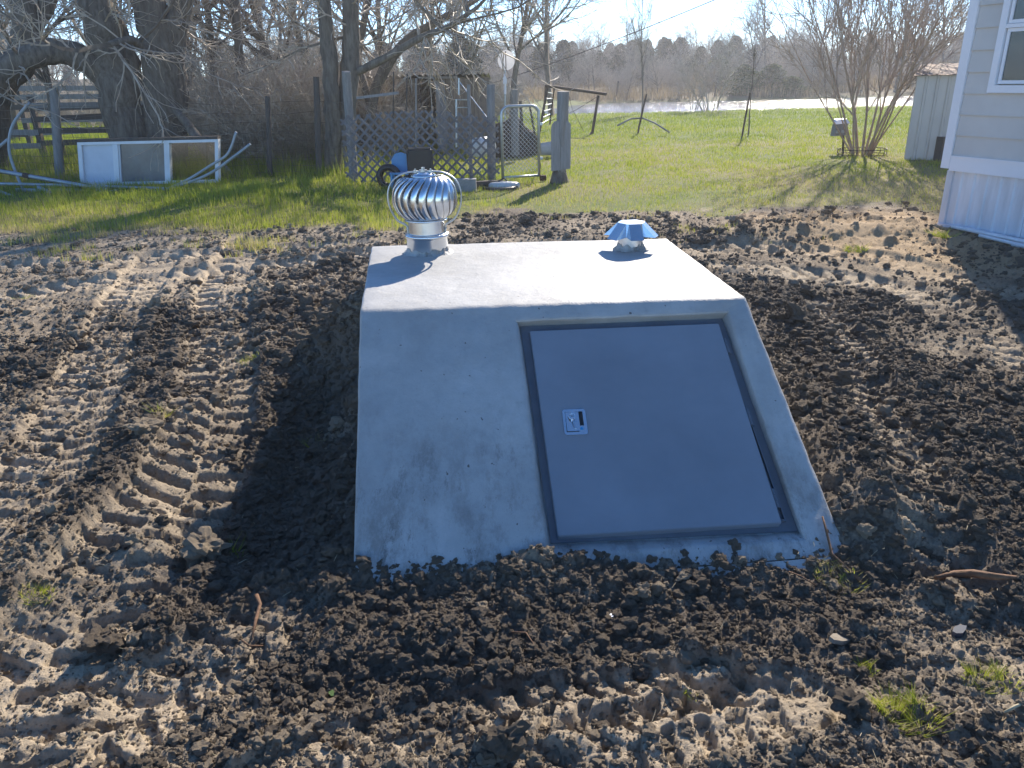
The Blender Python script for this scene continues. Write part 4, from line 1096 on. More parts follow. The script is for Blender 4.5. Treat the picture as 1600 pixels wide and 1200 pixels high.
pipe([at(38, 300, 13.5), at(24, 268, 13.7), at(14, 232, 13.7), at(20, 195, 13.7), at(46, 160, 13.7)], .024, 'grey hose standing up in a curve at the far left', M_HOSE, nm='bent_hose', cat='hose')
pipe([at(-20, 245, 13.8), at(12, 218, 13.7)], .024, 'short piece of grey hose sticking up at the left picture edge', M_HOSE, nm='bent_hose', cat='hose')
pipe([at(-20, 290, 13.2), at(15, 305, 13.0), at(50, 313, 12.8), at(80, 316, 12.7)], .026, 'pale hose curving along the grass below the pipe pile', M_HOSE, nm='bent_hose', cat='hose')

# ================================================================== fences on the left
fpst = []
for k, (bx, by, tx, ty, Yd, r, lab) in enumerate([
    (94, 283, 84, 138, 15.0, .085, 'grey wooden fence post standing left of the white window unit'),
    (-60, 280, -62, 150, 15.0, .08, 'fence post just outside the left picture edge'),
    (420, 262, 418, 150, 15.0, .05, 'thin dark fence post between the hoses and the lattice'),
    (498, 268, 494, 120, 15.0, .06, 'dark fence post at the foot of the slim tree left of the lattice')]):
    p = at(bx, by, Yd); p.z = 0
    post_thing('fence_post', lab, 'post', p, at(tx, ty, Yd), r, M_POST if k < 2 else M_DKWOOD, 'wire fence posts')
wfen = wthing('wire_fence', 'rusty woven wire fence stretched behind the window unit up to the lattice', 'wire fence', Vector((-6, 15, 0)))
fx0, fx1 = at(-120, 250, 15).x, at(545, 250, 15).x
for z in (.06, .2, .34, .48, .62, .78, .95, 1.12, 1.3):
    P = [Vector((fx0+(fx1-fx0)*i/14, 15.0, z+.03*math.sin(i*1.7+z*9))) for i in range(15)]
    MB().tube(P, .0045 if z > .9 else .0035, 3, caps=False).build('line_wire', M_WIRE, wfen)
b = MB(); x = fx0
while x < fx1: b.tube([(x, 15.0, .04), (x+rn.uniform(-.01, .01), 15.0, .5), (x, 15, .96)], .003, 3, caps=False); x += .16
o = b.build('stay_wires', M_WIRE, wfen); o['kind'] = 'stuff'
# corral of planks behind
cf = wthing('plank_corral', 'dark weathered plank corral fence behind the big tree trunks', 'corral fence', Vector((-8, 20, 0)))
xx = at(-90, 200, 20).x; xe = at(520, 200, 20).x; k = 0
while xx < xe:
    MB().box((xx, 20.05, .72), (.13, .12, 1.5)).build('post', M_DKWOOD, cf)
    x2 = xx+2.3
    for z in (.35, .66, .95, 1.25):
        if rn.random() < .88: MB().bar((xx-.05, 19.96, z+rn.uniform(-.05, .05)), (min(x2, xe)+.05, 19.955, z+rn.uniform(-.06, .06)), .026, .13, (0, 0, 1)).build('rail', M_DKWOOD if rn.random() < .5 else M_POST, cf)
    xx = x2; k += 1
cf2 = wthing('plank_corral', 'far weathered plank corral fence, a little higher and behind the first', 'corral fence', Vector((-9, 24.5, 0)))
xx = at(-90, 200, 24.5).x; xe = at(450, 200, 24.5).x
while xx < xe:
    MB().box((xx, 24.55, .8), (.14, .12, 1.7)).build('post', M_DKWOOD, cf2)
    for z in (.4, .75, 1.1, 1.45, 1.7): 
        if rn.random() < .85: MB().bar((xx-.05, 24.46, z+rn.uniform(-.05, .05)), (xx+2.55, 24.455, z+rn.uniform(-.07, .07)), .026, .14, (0, 0, 1)).build('rail', M_POST if rn.random() < .5 else M_DKWOOD, cf2)
    xx += 2.5
# ================================================================== trees
M_TWIG = mat('bare_twig_bark', (.50, .42, .33), .65, 0, .45, 3, col2=(.27, .22, .175))
M_LIMB = mat('grey_limb_bark', (.20, .17, .135), .92, 0, .5, 4, .7, 25, col2=(.09, .075, .06))
M_TANB = mat('smooth_tan_bark', (.46, .34, .25), .7, 0, .4, 5, .2, 20, col2=(.30, .22, .16))
M_CEDAR = mat('dark_cedar_foliage', (.050, .062, .028), .9, 0, .5, 1.5, transl=.15, col2=(.022, .032, .016))
M_REED = mat('dry_reed', (.40, .31, .18), .9, 0, .5, .6, transl=.3, col2=(.22, .16, .10))

def segs_to_arrays(S):
    S = np.array(S, dtype=np.float64)          # n,8 : p0(3) p1(3) r0 r1
    p0, p1, r0, r1 = S[:, :3], S[:, 3:6], S[:, 6:7], S[:, 7:8]
    d = p1-p0; d /= np.linalg.norm(d, axis=1, keepdims=True)+1e-9
    ref = np.where(np.abs(d[:, 2:3]) < .9, [[0, 0, 1.]], [[1., 0, 0]])
    a = np.cross(d, ref); a /= np.linalg.norm(a, axis=1, keepdims=True)+1e-9; b = np.cross(d, a)
    V = []
    for P, r in ((p0, r0), (p1, r1)):
        for k in range(3):
            t = 2*math.pi*k/3; V.append(P+(a*math.cos(t)+b*math.sin(t))*r)
    V = np.stack(V, 1).reshape(-1, 3); n = len(S); i = np.arange(n)[:, None]*6
    F = np.concatenate([i+np.array([[0, 1, 4, 3]]), i+np.array([[1, 2, 5, 4]]), i+np.array([[2, 0, 3, 5]])], 0)
    return V, F
def rvec(rn): 
    return Vector((rn.gauss(0, 1), rn.gauss(0, 1), rn.gauss(0, 1))).normalized()
def grow(rn, p, d, L, r, lev, out, cfg):
    """one limb and its children; out[lev] collects pieces"""
    c = cfg[lev]; n = c['n']; p = Vector(p); d = Vector(d).normalized(); r0 = r
    st = L/n; pts = [p.copy()]
    for i in range(n):
        d = (d + rvec(rn)*c['w'] + Vector((0, 0, c['up']))*(1 if c['up'] > 0 or p.z > .6 else 0)).normalized()
        q = p+d*st*rn.uniform(.8, 1.2)
        if q.z < .05: q.z = .05+rn.random()*.1
        r1 = max(r0*(1-.8*(i+1)/n)+cfg['rmin']*.5, cfg['rmin']*.6); ra = max(r0*(1-.8*i/n)+cfg['rmin']*.5, cfg['rmin']*.6)
        out[min(lev, 2)].append((*p, *q, ra, r1)); 
        if lev+1 in cfg and i/n >= c['s']:
            k = c['k']; m_ = int(k)+(rn.random() < k-int(k))
            for _ in range(m_):
                ax = rvec(rn); ax = (ax-d*ax.dot(d)).normalized(); an = rn.uniform(*c['a'])
                cd = (d*math.cos(an)+ax*math.sin(an))
                f = rn.uniform(.0, 1); grow(rn, p.lerp(q, f), cd, L*rn.uniform(*c['l'])*(1-.45*i/n), max(ra*c.get('rr', .55), cfg['rmin']), lev+1, out, cfg)
        p = q
TREECFG = {'rmin': .005,
  0: dict(n=9, w=.10, up=.05, s=.2, k=2.2, a=(.5, 1.1), l=(.42, .66), rr=.5),
  1: dict(n=6, w=.20, up=.06, s=.1, k=1.45, a=(.4, 1.0), l=(.35, .6), rr=.5),
  2: dict(n=5, w=.24, up=.02, s=.0, k=1.7, a=(.4, 1.0), l=(.4, .65), rr=.55),
  3: dict(n=3, w=.28, up=.0, s=.0, k=0, a=(.4, 1), l=(.5, .8))}
def bare_tree_mesh(seed, H_, r, cfg=TREECFG, name='bare_tree', lean=(0, 0, 1), twig=M_TWIG, limb=M_LIMB):
    rn = random.Random(seed); out = {0: [], 1: [], 2: []}
    grow(rn, (0, 0, 0), lean, H_, r, 0, out, cfg)
    V, F = segs_to_arrays(out[0]+out[1]); tm_ = npmesh(name+'_trunk', V, F, limb, True)
    V, F = segs_to_arrays(out[2]); cm_ = npmesh(name+'_crown', V, F, twig, False)
    return tm_, cm_, len(out[0]+out[1]+out[2])
def cedar_mesh(seed, H_, R_):
    rs = np.random.RandomState(seed); n = 5200
    t = rs.rand(n)**.75; z = .25+t*(H_-.25); prof = R_*(np.clip(1-t, 0, 1)**.42)*(.55+.45*np.sin(np.clip(t*9, 0, 1.57)))
    a = rs.rand(n)*6.283; lob = 1+.30*np.sin(a*3+seed)+.16*np.sin(z*4.3+a*2+seed)+.10*np.sin(z*9+a*5)
    rr = prof*lob*(rs.rand(n)**.35)*(1+.16*rs.randn(n)); c = np.stack([rr*np.cos(a), rr*np.sin(a), z+rs.randn(n)*.05], 1)
    s = (.05+.09*rs.rand(n))[:, None]*H_/4.0
    u = rs.randn(n, 3); u /= np.linalg.norm(u, axis=1, keepdims=True); v = rs.randn(n, 3); v = np.cross(u, v); v /= np.linalg.norm(v, axis=1, keepdims=True)
    V = np.stack([c-u*s*.5-v*s, c+u*s*.5-v*s*.6, c+v*s*1.3], 1).reshape(-1, 3)
    return npmesh('cedar_crown', V, np.arange(n*3).reshape(-1, 3), M_CEDAR)
TM = [bare_tree_mesh(s, 6.5, .13) for s in (11, 12, 13, 14)]
CM = [cedar_mesh(s, 4.2, 1.35) for s in (1, 2, 3)]
tkm = MB().tube([(0, 0, -.2), (.02, 0, 2.0), (0, 0, 3.6)], [.11, .08, .02], 7).mesh('cedar_trunk', M_LIMB, True)
BRCFG = {'rmin': .004,
  0: dict(n=6, w=.16, up=.0, s=.1, k=2.0, a=(.3, .9), l=(.35, .6), rr=.6),
  1: dict(n=4, w=.25, up=.0, s=.0, k=1.8, a=(.4, 1.0), l=(.4, .7), rr=.6),
  2: dict(n=3, w=.3, up=-.02, s=0, k=0, a=(0, 1), l=(1, 1))}
def brush_mesh(seed, H_, nst, spread, mt, rad=.012, cfg=BRCFG, up=.9):
    rn = random.Random(seed); out = {0: [], 1: [], 2: []}
    for _ in range(nst):
        a = rn.uniform(0, 6.283); rr = rn.random()**.5*spread*.35
        d = Vector((math.cos(a)*rn.uniform(.1, .8), math.sin(a)*rn.uniform(.1, .8), up))
        grow(rn, (rr*math.cos(a), rr*math.sin(a), -.05), d, H_*rn.uniform(.6, 1.1), rad*rn.uniform(.6, 1.3), 0, out, cfg)
    V, F = segs_to_arrays(out[0]+out[1]+out[2]); return npmesh('brush', V, F, mt)
BM = [brush_mesh(21, 2.3, 16, 1.2, M_TWIG), brush_mesh(22, 1.8, 18, 1.4, M_TWIG), brush_mesh(23, 2.8, 12, 1.0, M_TWIG)]

def place_tree(px, py, Y, H_, lab, grp=None, k=0, rot=0, kind='bare', name='bare_tree', cat='tree', zdown=.1):
    p = at(px, py, Y); z = gz0(p.x, Y)-zdown
    o = thing(name, lab, cat, (p.x, Y, z), grp, (0, 0, rot))
    if kind == 'bare':
        s = H_/6.5; 
        for me_, nm in ((TM[k % 4][0], 'trunk'), (TM[k % 4][1], 'crown')): link(nm, me_, o)
    else:
        s = H_/4.2; link('trunk', tkm, o); link('crown', CM[k % 3], o)
    o.scale = (s*.95, s*.95, s) if kind == 'bare' else (s, s, s)
    return o
# --- large trunks on the left, modelled one by one
def big_tree(name, lab, limbs, seed, crownH, ncr, Yb, twl=2.0, sides=16):
    """limbs: list of (pixel points with depth, radii). crown twigs spring from the upper limbs"""
    rn = random.Random(seed); b0 = at(limbs[0][0][0][0], limbs[0][0][0][1], Yb); b0.z = 0
    o = wthing(name, lab, 'tree', b0)
    tb = MB(); out = {0: [], 1: [], 2: []}
    for li, (pts, rad) in enumerate(limbs):
        P = [at(a, b, Yb+(c if c else 0)) for a, b, c in pts]
        if li == 0: P[0].z = -.1
        Q = [P[0]]; R_ = [rad[0]]
        for i in range(len(P)-1):
            for k in range(1, 6):
                t = k/5; p0 = P[max(i-1, 0)]; p1 = P[i]; p2 = P[i+1]; p3 = P[min(i+2, len(P)-1)]
                q = .5*((2*p1)+(-p0+p2)*t+(2*p0-5*p1+4*p2-p3)*t*t+(-p0+3*p1-3*p2+p3)*t**3)
                Q.append(q+Vector((rn.gauss(0, 1), rn.gauss(0, 1), 0))*rad[i]*.05); R_.append((rad[i]*(1-t)+rad[i+1]*t)*rn.uniform(.93, 1.07))
        tb.tube(Q, R_, sides, jit=.16, rnd=rn)
        # crown: the limb carries on as natural branching
        cfg = dict(TREECFG); cfg[2] = dict(n=8, w=.30, up=.03, s=.1, k=1.4, a=(.4, 1.1), l=(.3, .6), rr=.6); cfg[3] = dict(n=5, w=.34, up=.0, s=0, k=0, a=(0, 1), l=(1, 1)); d = (Q[-1]-Q[-3]).normalized()
        grow(rn, Q[-1], d, crownH, R_[-1]*.9, 1, out, cfg)
        for _ in range(ncr):
            i = rn.randint(len(Q)//2, len(Q)-2); ax = rvec(rn); dd = (Q[i+1]-Q[i]).normalized(); ax = (ax-dd*ax.dot(dd)).normalized()
            grow(rn, Q[i], ax+Vector((0, 0, rn.uniform(-.35, .5))), twl*rn.uniform(.6, 1.4), rn.uniform(.008, .020), 2, out, cfg)
        for _ in range(max(1, ncr//6)):
            i = rn.randint(len(Q)//2, len(Q)-2); ax = rvec(rn); ax.z = rn.uniform(-.1, .6)
            grow(rn, Q[i], ax, twl*1.6*rn.uniform(.8, 1.3), rn.uniform(.018, .04), 1, out, cfg)
    me = tb.mesh('trunk', M_BARK, True); link('trunk', me, o)
    V, F = segs_to_arrays(out[1]+out[2]); cm_ = npmesh('crown', V, F, M_LIMB); cm_.materials.append(M_TWIG)
    n1 = len(out[1]); n2 = len(out[1]+out[2]); cm_.polygons.foreach_set('material_index', np.tile((np.arange(n2) >= n1).astype(np.int32), 3)); link('crown', cm_, o)
    return o
big_tree('old_tree', 'massive grey trunk leaning left, directly behind the white window unit', [
    ([(214, 292, 0), (207, 235, 0), (192, 175, 0), (174, 100, 0), (160, 40, 0), (140, -30, 0), (120, -120, .3)], [.44, .39, .36, .34, .32, .30, .22]),
    ([(196, 170, 0), (206, 120, .1), (190, 60, .2), (165, -10, .3), (180, -90, .5)], [.2, .19, .17, .16, .12]),
    ([(163, 118, 0), (130, 92, -.2), (90, 80, -.4), (50, 88, -.6), (10, 108, -.8), (-30, 150, -1)], [.24, .23, .22, .21, .2, .16])], 51, 2.6, 7, 15.8)
big_tree('old_tree', 'thickest upright double trunk, behind the middle of the white window unit', [
    ([(256, 292, 0), (254, 225, 0), (256, 150, 0), (252, 80, 0), (232, 10, 0), (215, -60, 0), (195, -150, .3)], [.46, .42, .39, .37, .28, .25, .2]),
    ([(268, 240, .1), (270, 150, .1), (268, 70, .1), (287, 0, .2), (302, -80, .3)], [.30, .29, .27, .21, .15]),
    ([(246, 72, 0), (225, 78, -.5), (205, 62, -1.0), (170, 70, -1.5)], [.10, .09, .07, .05])], 52, 2.8, 8, 16.1)
big_tree('old_tree', 'dark crooked trunk with a fork at the far left picture edge', [
    ([(-25, 250, 0), (-18, 170, 0), (5, 120, 0), (35, 92, 0), (42, 50, 0), (36, 0, 0), (30, -70, 0)], [.42, .36, .30, .29, .27, .25, .2]),
    ([(40, 60, 0), (66, 20, .2), (85, -20, .4), (110, -90, .6)], [.18, .16, .14, .1])], 53, 2.4, 6, 16.6)
big_tree('slim_tree', 'straight slim trunk left of the lattice, the left one of a pair', [
    ([(522, 285, 0), (519, 190, 0), (516, 110, 0), (508, 30, 0), (503, -60, 0), (500, -160, 0)], [.17, .15, .145, .13, .11, .08])], 54, 2.4, 16, 15.4, 1.8, 10)
big_tree('slim_tree', 'slim trunk right beside the leaning lattice post, the right one of a pair', [
    ([(541, 285, 0), (541, 200, 0), (546, 120, 0), (549, 40, 0), (548, -50, 0), (560, -150, 0)], [.20, .19, .17, .16, .14, .1]),
    ([(546, 118, 0), (600, 92, -.2), (655, 60, -.3), (700, 42, -.4), (745, 12, -.5)], [.075, .07, .06, .05, .035])], 55, 2.4, 20, 15.6, 1.9, 10)
big_tree('slim_tree', 'thin dark leaning trunk in the gap right of the thick double trunk', [
    ([(383, 250, 0), (378, 140, 0), (372, 60, 0), (364, -20, 0), (352, -120, 0)], [.12, .11, .10, .09, .06])], 56, 2.2, 18, 18.5, 1.8, 8)
big_tree('slim_tree', 'thin pale trunk rising behind the right end of the window unit', [
    ([(345, 245, 0), (338, 150, 0), (330, 60, 0), (318, -30, 0)], [.10, .09, .08, .06])], 57, 2.2, 18, 19.5, 1.8, 8)
big_tree('slim_tree', 'low branching tree left of the plank shed with limbs reaching over its roof', [
    ([(575, 240, 0), (580, 170, 0), (600, 110, 0), (640, 60, 0), (690, 30, 0), (760, -10, 0)], [.14, .12, .11, .09, .07, .05]),
    ([(580, 165, 0), (560, 100, .2), (570, 30, .4), (590, -60, .6)], [.09, .08, .07, .05])], 58, 2.2, 11, 17.0, 1.6, 8)
lb = wthing('fallen_limb', 'dark dead limb leaning down to the ground right of the window unit', 'branch', at(372, 288, 14.6))
MB().tube([at(268, 165, 15.4), at(290, 190, 15.2), at(312, 222, 15.0), (at(345, 262, 14.8)), at(374, 292, 14.6)], [.06, .08, .10, .11, .10], 9, jit=.2, rnd=random.Random(3)).build('limb', M_BARK, lb, smooth=True)
# --- individually recognisable trees further back
GL_ = ['second slim bare tree seen left of the slim trunk pair, behind the corral', 'bare tree between the far left fence post and the leaning trunk, behind the corral', 'bare tree right of the double trunk, behind both corral fences', 'bare tree with its crown above the dark fence post right of the hoses', 'bare tree rising over the left end of the plank shed roof', 'bare tree rising over the shed doorway', 'bare tree rising over the right end of the plank shed roof', 'bare tree of the grove at the very left picture edge', 'bare tree seen through the gap between the leaning and the double trunk', 'tall bare tree above the curved hose at the far left', 'tall bare tree far behind the slim trunk pair', 'tall bare tree far behind the thin leaning trunk']
spec = [(455, 200, 20, 6.4, 0), (90, 200, 19, 6.0, 1), (300, 200, 22, 7, 2), (420, 200, 23, 7, 3), (600, 190, 24, 6.6, 0), (660, 190, 27, 7.2, 1), (720, 190, 30, 7.5, 2), (-40, 200, 22, 7, 3), (180, 200, 24, 7, 0), (20, 200, 27, 8, 2), (500, 180, 28, 8, 1), (350, 180, 27, 8, 3)]
for i, (px, py, Yt, H_, k) in enumerate(spec):
    place_tree(px, py, Yt, H_, GL_[i], 'bare trees of the grove behind the corral', k, i*1.9)
place_tree(862, 170, 38, 9.0, 'tall spreading bare tree above the pipe frame, at the right end of the grove', None, 2, 1.0)
place_tree(800, 170, 34, 8.0, 'bare tree behind the satellite dish', None, 0, 2.2)
place_tree(1003, 168, 39.3, 5.2, 'thin lone sapling with open branches on the near bank of the pond', None, 3, .4).scale = (.45, .45, .80)
place_tree(1195, 140, 72, 8.6, 'tallest bare crown standing on the far bank against the sky', None, 1, 0)
place_tree(1300, 140, 66, 7.2, 'wide bare tree on the far bank behind the bush', None, 0, 2.0)
place_tree(1275, 140, 74, 8.0, 'bare tree on the far bank left of the bush', None, 3, 2.9)
place_tree(1398, 140, 62, 8.5, 'bare tree on the far bank between bush and metal shed', None, 2, 4.0)
place_tree(1470, 140, 66, 9.0, 'bare tree rising behind the roof of the metal shed', None, 1, 4.9)
CL_ = ['dark cedar left of the lone pond sapling, beside the grove end', 'cedar between the pipe frame and the lone pond sapling', 'cedar straight behind the lone pond sapling', 'tallest dark cedar, left of the thin shrub at the pond', 'dark cedar behind the thin shrub at the pond', 'cedar behind the pale many stemmed shrub', 'small cedar just right of the pale many stemmed shrub', 'dark cedar behind the upper end of the pipe frame ladder', 'small cedar above the middle of the pipe frame top rail', 'cedar in the far trees left of the big bare bush', 'cedar beside the trunk of the tall spreading bare tree']
ceds = [(935, 80, 4.6), (968, 84, 5.6), (1010, 78, 4.8), (1058, 86, 6.4), (1092, 84, 5.0), (1135, 88, 5.4), (1168, 80, 4.4), (880, 72, 5.6), (905, 78, 4.4), (1240, 86, 5.0), (845, 70, 5.0)]
for i, (px, Yt, H_) in enumerate(ceds):
    place_tree(px, 140, Yt, H_*.68, CL_[i], 'dark cedars beyond the pond', i, i*1.3, 'cedar', 'cedar_tree')
M_OLIVE = mat('olive_green_foliage', (.14, .17, .05), .9, 0, .5, 1.2, transl=.25, col2=(.07, .09, .03))
for i, (px, Yt, sz, lab) in enumerate([(1160, 62, (.95, .95, .62), 'olive green leafy bush on the far bank right of the pale shrub'), (1205, 63, (1.2, 1.1, .60), 'wide olive green thicket bush on the far bank under the tallest bare crown'), (1235, 61, (.8, .8, .42), 'low olive bush on the far bank left of the big bare bush'), (1120, 70, (.9, .9, .7), 'green brown bush on the far bank behind the pale many stemmed shrub')]):
    p = at(px, 150, Yt); m2 = CM[i % 3].copy(); m2.materials.clear(); m2.materials.append(M_OLIVE)
    o = thing('bank_bush', lab, 'bush', (p.x, Yt, gz0(p.x, Yt)-.5), None, (0, 0, i)); link('foliage', m2, o); o.scale = sz
# multi stemmed shrubs on the near bank
def shrub(px, py, H_, nst, spread, seed, lab, name='multi_stem_shrub', mt=M_TWIG, cfg=None, rad=.02, up=1.6):
    p = gp(px, py); o = wthing(name, lab, 'shrub', p)
    me = brush_mesh(seed, H_, nst, spread, mt, rad, cfg or BRCFG, up); q = link('stems', me, o); q.location = p
    return o
shrub(1108, 172, 3.3, 12, 1.2, 61, 'pale many stemmed bare shrub on the near bank of the pond')
shrub(1084, 170, 2.9, 5, .5, 62, 'thin bare shrub just left of the pale many stemmed one at the pond')
sp = wthing('young_sapling', 'thin sapling tied beside a stake on the lawn before the pond', 'sapling', gp(1169, 212))
q = gp(1169, 212); out = {0: [], 1: [], 2: []}; grow(random.Random(5), q, (0.02, 0, 1), 2.3, .022, 1, out, {**TREECFG, 'rmin': .006, 1: dict(n=8, w=.06, up=.05, s=.5, k=.9, a=(.4, .9), l=(.2, .3), rr=.5)})
V, F = segs_to_arrays(out[0]+out[1]+out[2]); link('stem', npmesh('stem', V, F, M_LIMB), sp)
# crape myrtle
MYR = {'rmin': .0038,
  0: dict(n=8, w=.08, up=.05, s=.25, k=1.25, a=(.2, .55), l=(.45, .7), rr=.62),
  1: dict(n=6, w=.14, up=.05, s=.15, k=1.15, a=(.25, .6), l=(.4, .65), rr=.6),
  2: dict(n=4, w=.18, up=.05, s=0, k=1.2, a=(.3, .8), l=(.4, .7), rr=.6),
  3: dict(n=2, w=.25, up=.05, s=0, k=0, a=(0, 1), l=(1, 1))}
rn = random.Random(77); mb_ = gp(1346, 243); out = {0: [], 1: [], 2: []}
cmy = wthing('crape_myrtle', 'big bare many stemmed bush on the lawn left of the metal shed', 'bush', mb_)
for k in range(15):
    a = k*2*math.pi/15+rn.uniform(-.2, .2); sprd = rn.uniform(.12, .72)
    grow(rn, mb_+Vector((math.cos(a)*.16, math.sin(a)*.16, -.02)), (math.cos(a)*sprd, math.sin(a)*sprd, 1), rn.uniform(2.8, 3.9), rn.uniform(.016, .032), 0, out, MYR)
grow(rn, mb_+Vector((-.25, 0, .75)), (-.9, -.2, .75), 1.1, .018, 1, out, MYR)
V, F = segs_to_arrays(out[0]); link('stems', npmesh('stems', V, F, M_TANB, True), cmy)
V, F = segs_to_arrays(out[1]+out[2]); link('crown', npmesh('crown', V, F, mat('reddish_tan_twig', (.48, .38, .30), .7, 0, .4, 3, col2=(.28, .22, .17))), cmy)
rg = MB()
for z in (.03, .13): rg.tube([mb_+Vector((.48*math.cos(a*.314), .42*math.sin(a*.314), z)) for a in range(21)], .008, 5)
for a in range(20): rg.tube([mb_+Vector((.48*math.cos(a*.314), .42*math.sin(a*.314), 0)), mb_+Vector((.48*math.cos(a*.314+.1), .42*math.sin(a*.314+.1), .13))], .005, 4)
er = link('wire_edging', rg.mesh('wire_edging', M_DARKP), None, 'low dark wire edging ring round the foot of the bare bush', 'garden edging')

# overhead cable
def cab(t): 
    p = at(1260, -62, 26).lerp(at(700, 150, 44), t); p.z -= 1.1*4*t*(1-t)*.25; return p
link('overhead_cable', MB().tube([cab(i/24) for i in range(25)], .016, 5).mesh('overhead_cable', M_DARKP), None, 'thin dark overhead cable crossing the sky down to the left', 'cable')

# ------------------------------------------------------------------ masses drawn with instances
def scatter(name, lab, meshes, pos, rotz, scale, kind='stuff'):
    col = bpy.data.collections.new(name+'_kinds')
    for i, me in enumerate(meshes):
        ob = bpy.data.objects.new(name+'_kind_%02d' % i, me); col.objects.link(ob)
    pm = bpy.data.meshes.new(name); pm.vertices.add(len(pos)); pm.vertices.foreach_set('co', np.array(pos, dtype=np.float32).ravel())
    for nm, ar in (('rz', rotz), ('sc', scale)):
        a = pm.attributes.new(nm, 'FLOAT', 'POINT'); a.data.foreach_set('value', np.array(ar, dtype=np.float32))
    o = link(name, pm, None, lab, None, None, kind)
    g = bpy.data.node_groups.new(name+'_scatter', 'GeometryNodeTree'); g.interface.new_socket('Geometry', in_out='INPUT', socket_type='NodeSocketGeometry'); g.interface.new_socket('Geometry', in_out='OUTPUT', socket_type='NodeSocketGeometry')
    N = g.nodes; L = g.links; i_ = N.new('NodeGroupInput'); o_ = N.new('NodeGroupOutput')
    ci = N.new('GeometryNodeCollectionInfo'); ci.inputs[0].default_value = col; ci.inputs['Separate Children'].default_value = True; ci.inputs['Reset Children'].default_value = True
    ip = N.new('GeometryNodeInstanceOnPoints'); ip.inputs['Pick Instance'].default_value = True
    rv = N.new('FunctionNodeRandomValue'); rv.data_type = 'INT'; 
    for s_ in rv.inputs:
        if s_.type == 'INT' and s_.name == 'Min': s_.default_value = 0
        if s_.type == 'INT' and s_.name == 'Max': s_.default_value = len(meshes)-1
    def attr(nm):
        a = N.new('GeometryNodeInputNamedAttribute'); a.data_type = 'FLOAT'; a.inputs[0].default_value = nm; return a.outputs[0]
    cx = N.new('ShaderNodeCombineXYZ'); L.new(attr('rz'), cx.inputs[2])
    L.new(i_.outputs[0], ip.inputs['Points']); L.new(ci.outputs[0], ip.inputs['Instance'])
    L.new([s for s in rv.outputs if s.type == 'INT'][0], ip.inputs['Instance Index'])
    L.new(cx.outputs[0], ip.inputs['Rotation']); L.new(attr('sc'), ip.inputs['Scale']); L.new(ip.outputs[0], o_.inputs[0])
    md = o.modifiers.new('scatter', 'NODES'); md.node_group = g
    return o
def joined(tm_, cm_, name):
    bm = bmesh.new(); bm.from_mesh(tm_); n = len(bm.faces); bm.from_mesh(cm_); me = bpy.data.meshes.new(name); bm.to_mesh(me); bm.free()
    me.materials.append(tm_.materials[0]); me.materials.append(cm_.materials[0])
    mi = np.zeros(len(me.polygons), dtype=np.int32); mi[n:] = 1; me.polygons.foreach_set('material_index', mi); me.update(); return me
WT = [joined(a, b, 'woodland_tree') for a, b, _ in TM[:3]]
rs = np.random.RandomState(5)
# far wood: behind everything from left to right
pos = []; sc = []
for _ in range(270):
    x = rs.uniform(-95, 75); y = rs.uniform(44, 125) if x < -1 else rs.uniform(66, 130)
    if x > -1 and y < 88 and rs.rand() < .55: continue
    if abs(x)/y > .95: continue
    if x < 0 and y < 46 and x > -4 and rs.rand() < .4: continue
    pos.append((x, y, gz0(x, y)-.1)); sc.append(rs.uniform(.75, 1.25)*(.85 if x < 0 else .74))
for _ in range(110):
    x = rs.uniform(3, 62); y = rs.uniform(61, 78)
    if abs(x)/y > .8: continue
    pos.append((x, y, gz0(x, y)-.1)); sc.append(rs.uniform(.28, .55))
scatter('far_wood', 'mass of bare winter trees beyond the grove and the pond', WT, pos, rs.rand(len(pos))*6.28, sc)
pos = []; sc = []
for _ in range(170):
    x = rs.uniform(-60, 70); y = rs.uniform(48, 125) if x < -2 else rs.uniform(84, 125)
    pos.append((x, y, gz0(x, y)-.1)); sc.append(rs.uniform(.5, 1.1))
scatter('cedar_belt', 'dark belt of cedars mixed through the far wood', CM, pos, rs.rand(len(pos))*6.28, sc)
pos = []; sc = []
for _ in range(250):
    r_ = rs.rand()
    if r_ < .16: x, y = rs.uniform(-7, -2.6), rs.uniform(17, 22)
    elif r_ < .40: x, y = rs.uniform(-30, .5), rs.uniform(32, 48)
    else: x, y = rs.uniform(-2, 60), rs.uniform(62, 82)
    if x > -1.5 and y < 30: continue
    pos.append((x, y, gz0(x, y)-.03)); sc.append(rs.uniform(.6, 1.1))
scatter('undergrowth', 'tangled bare brush under the trees and along the far bank', BM, pos, rs.rand(len(pos))*6.28, sc)

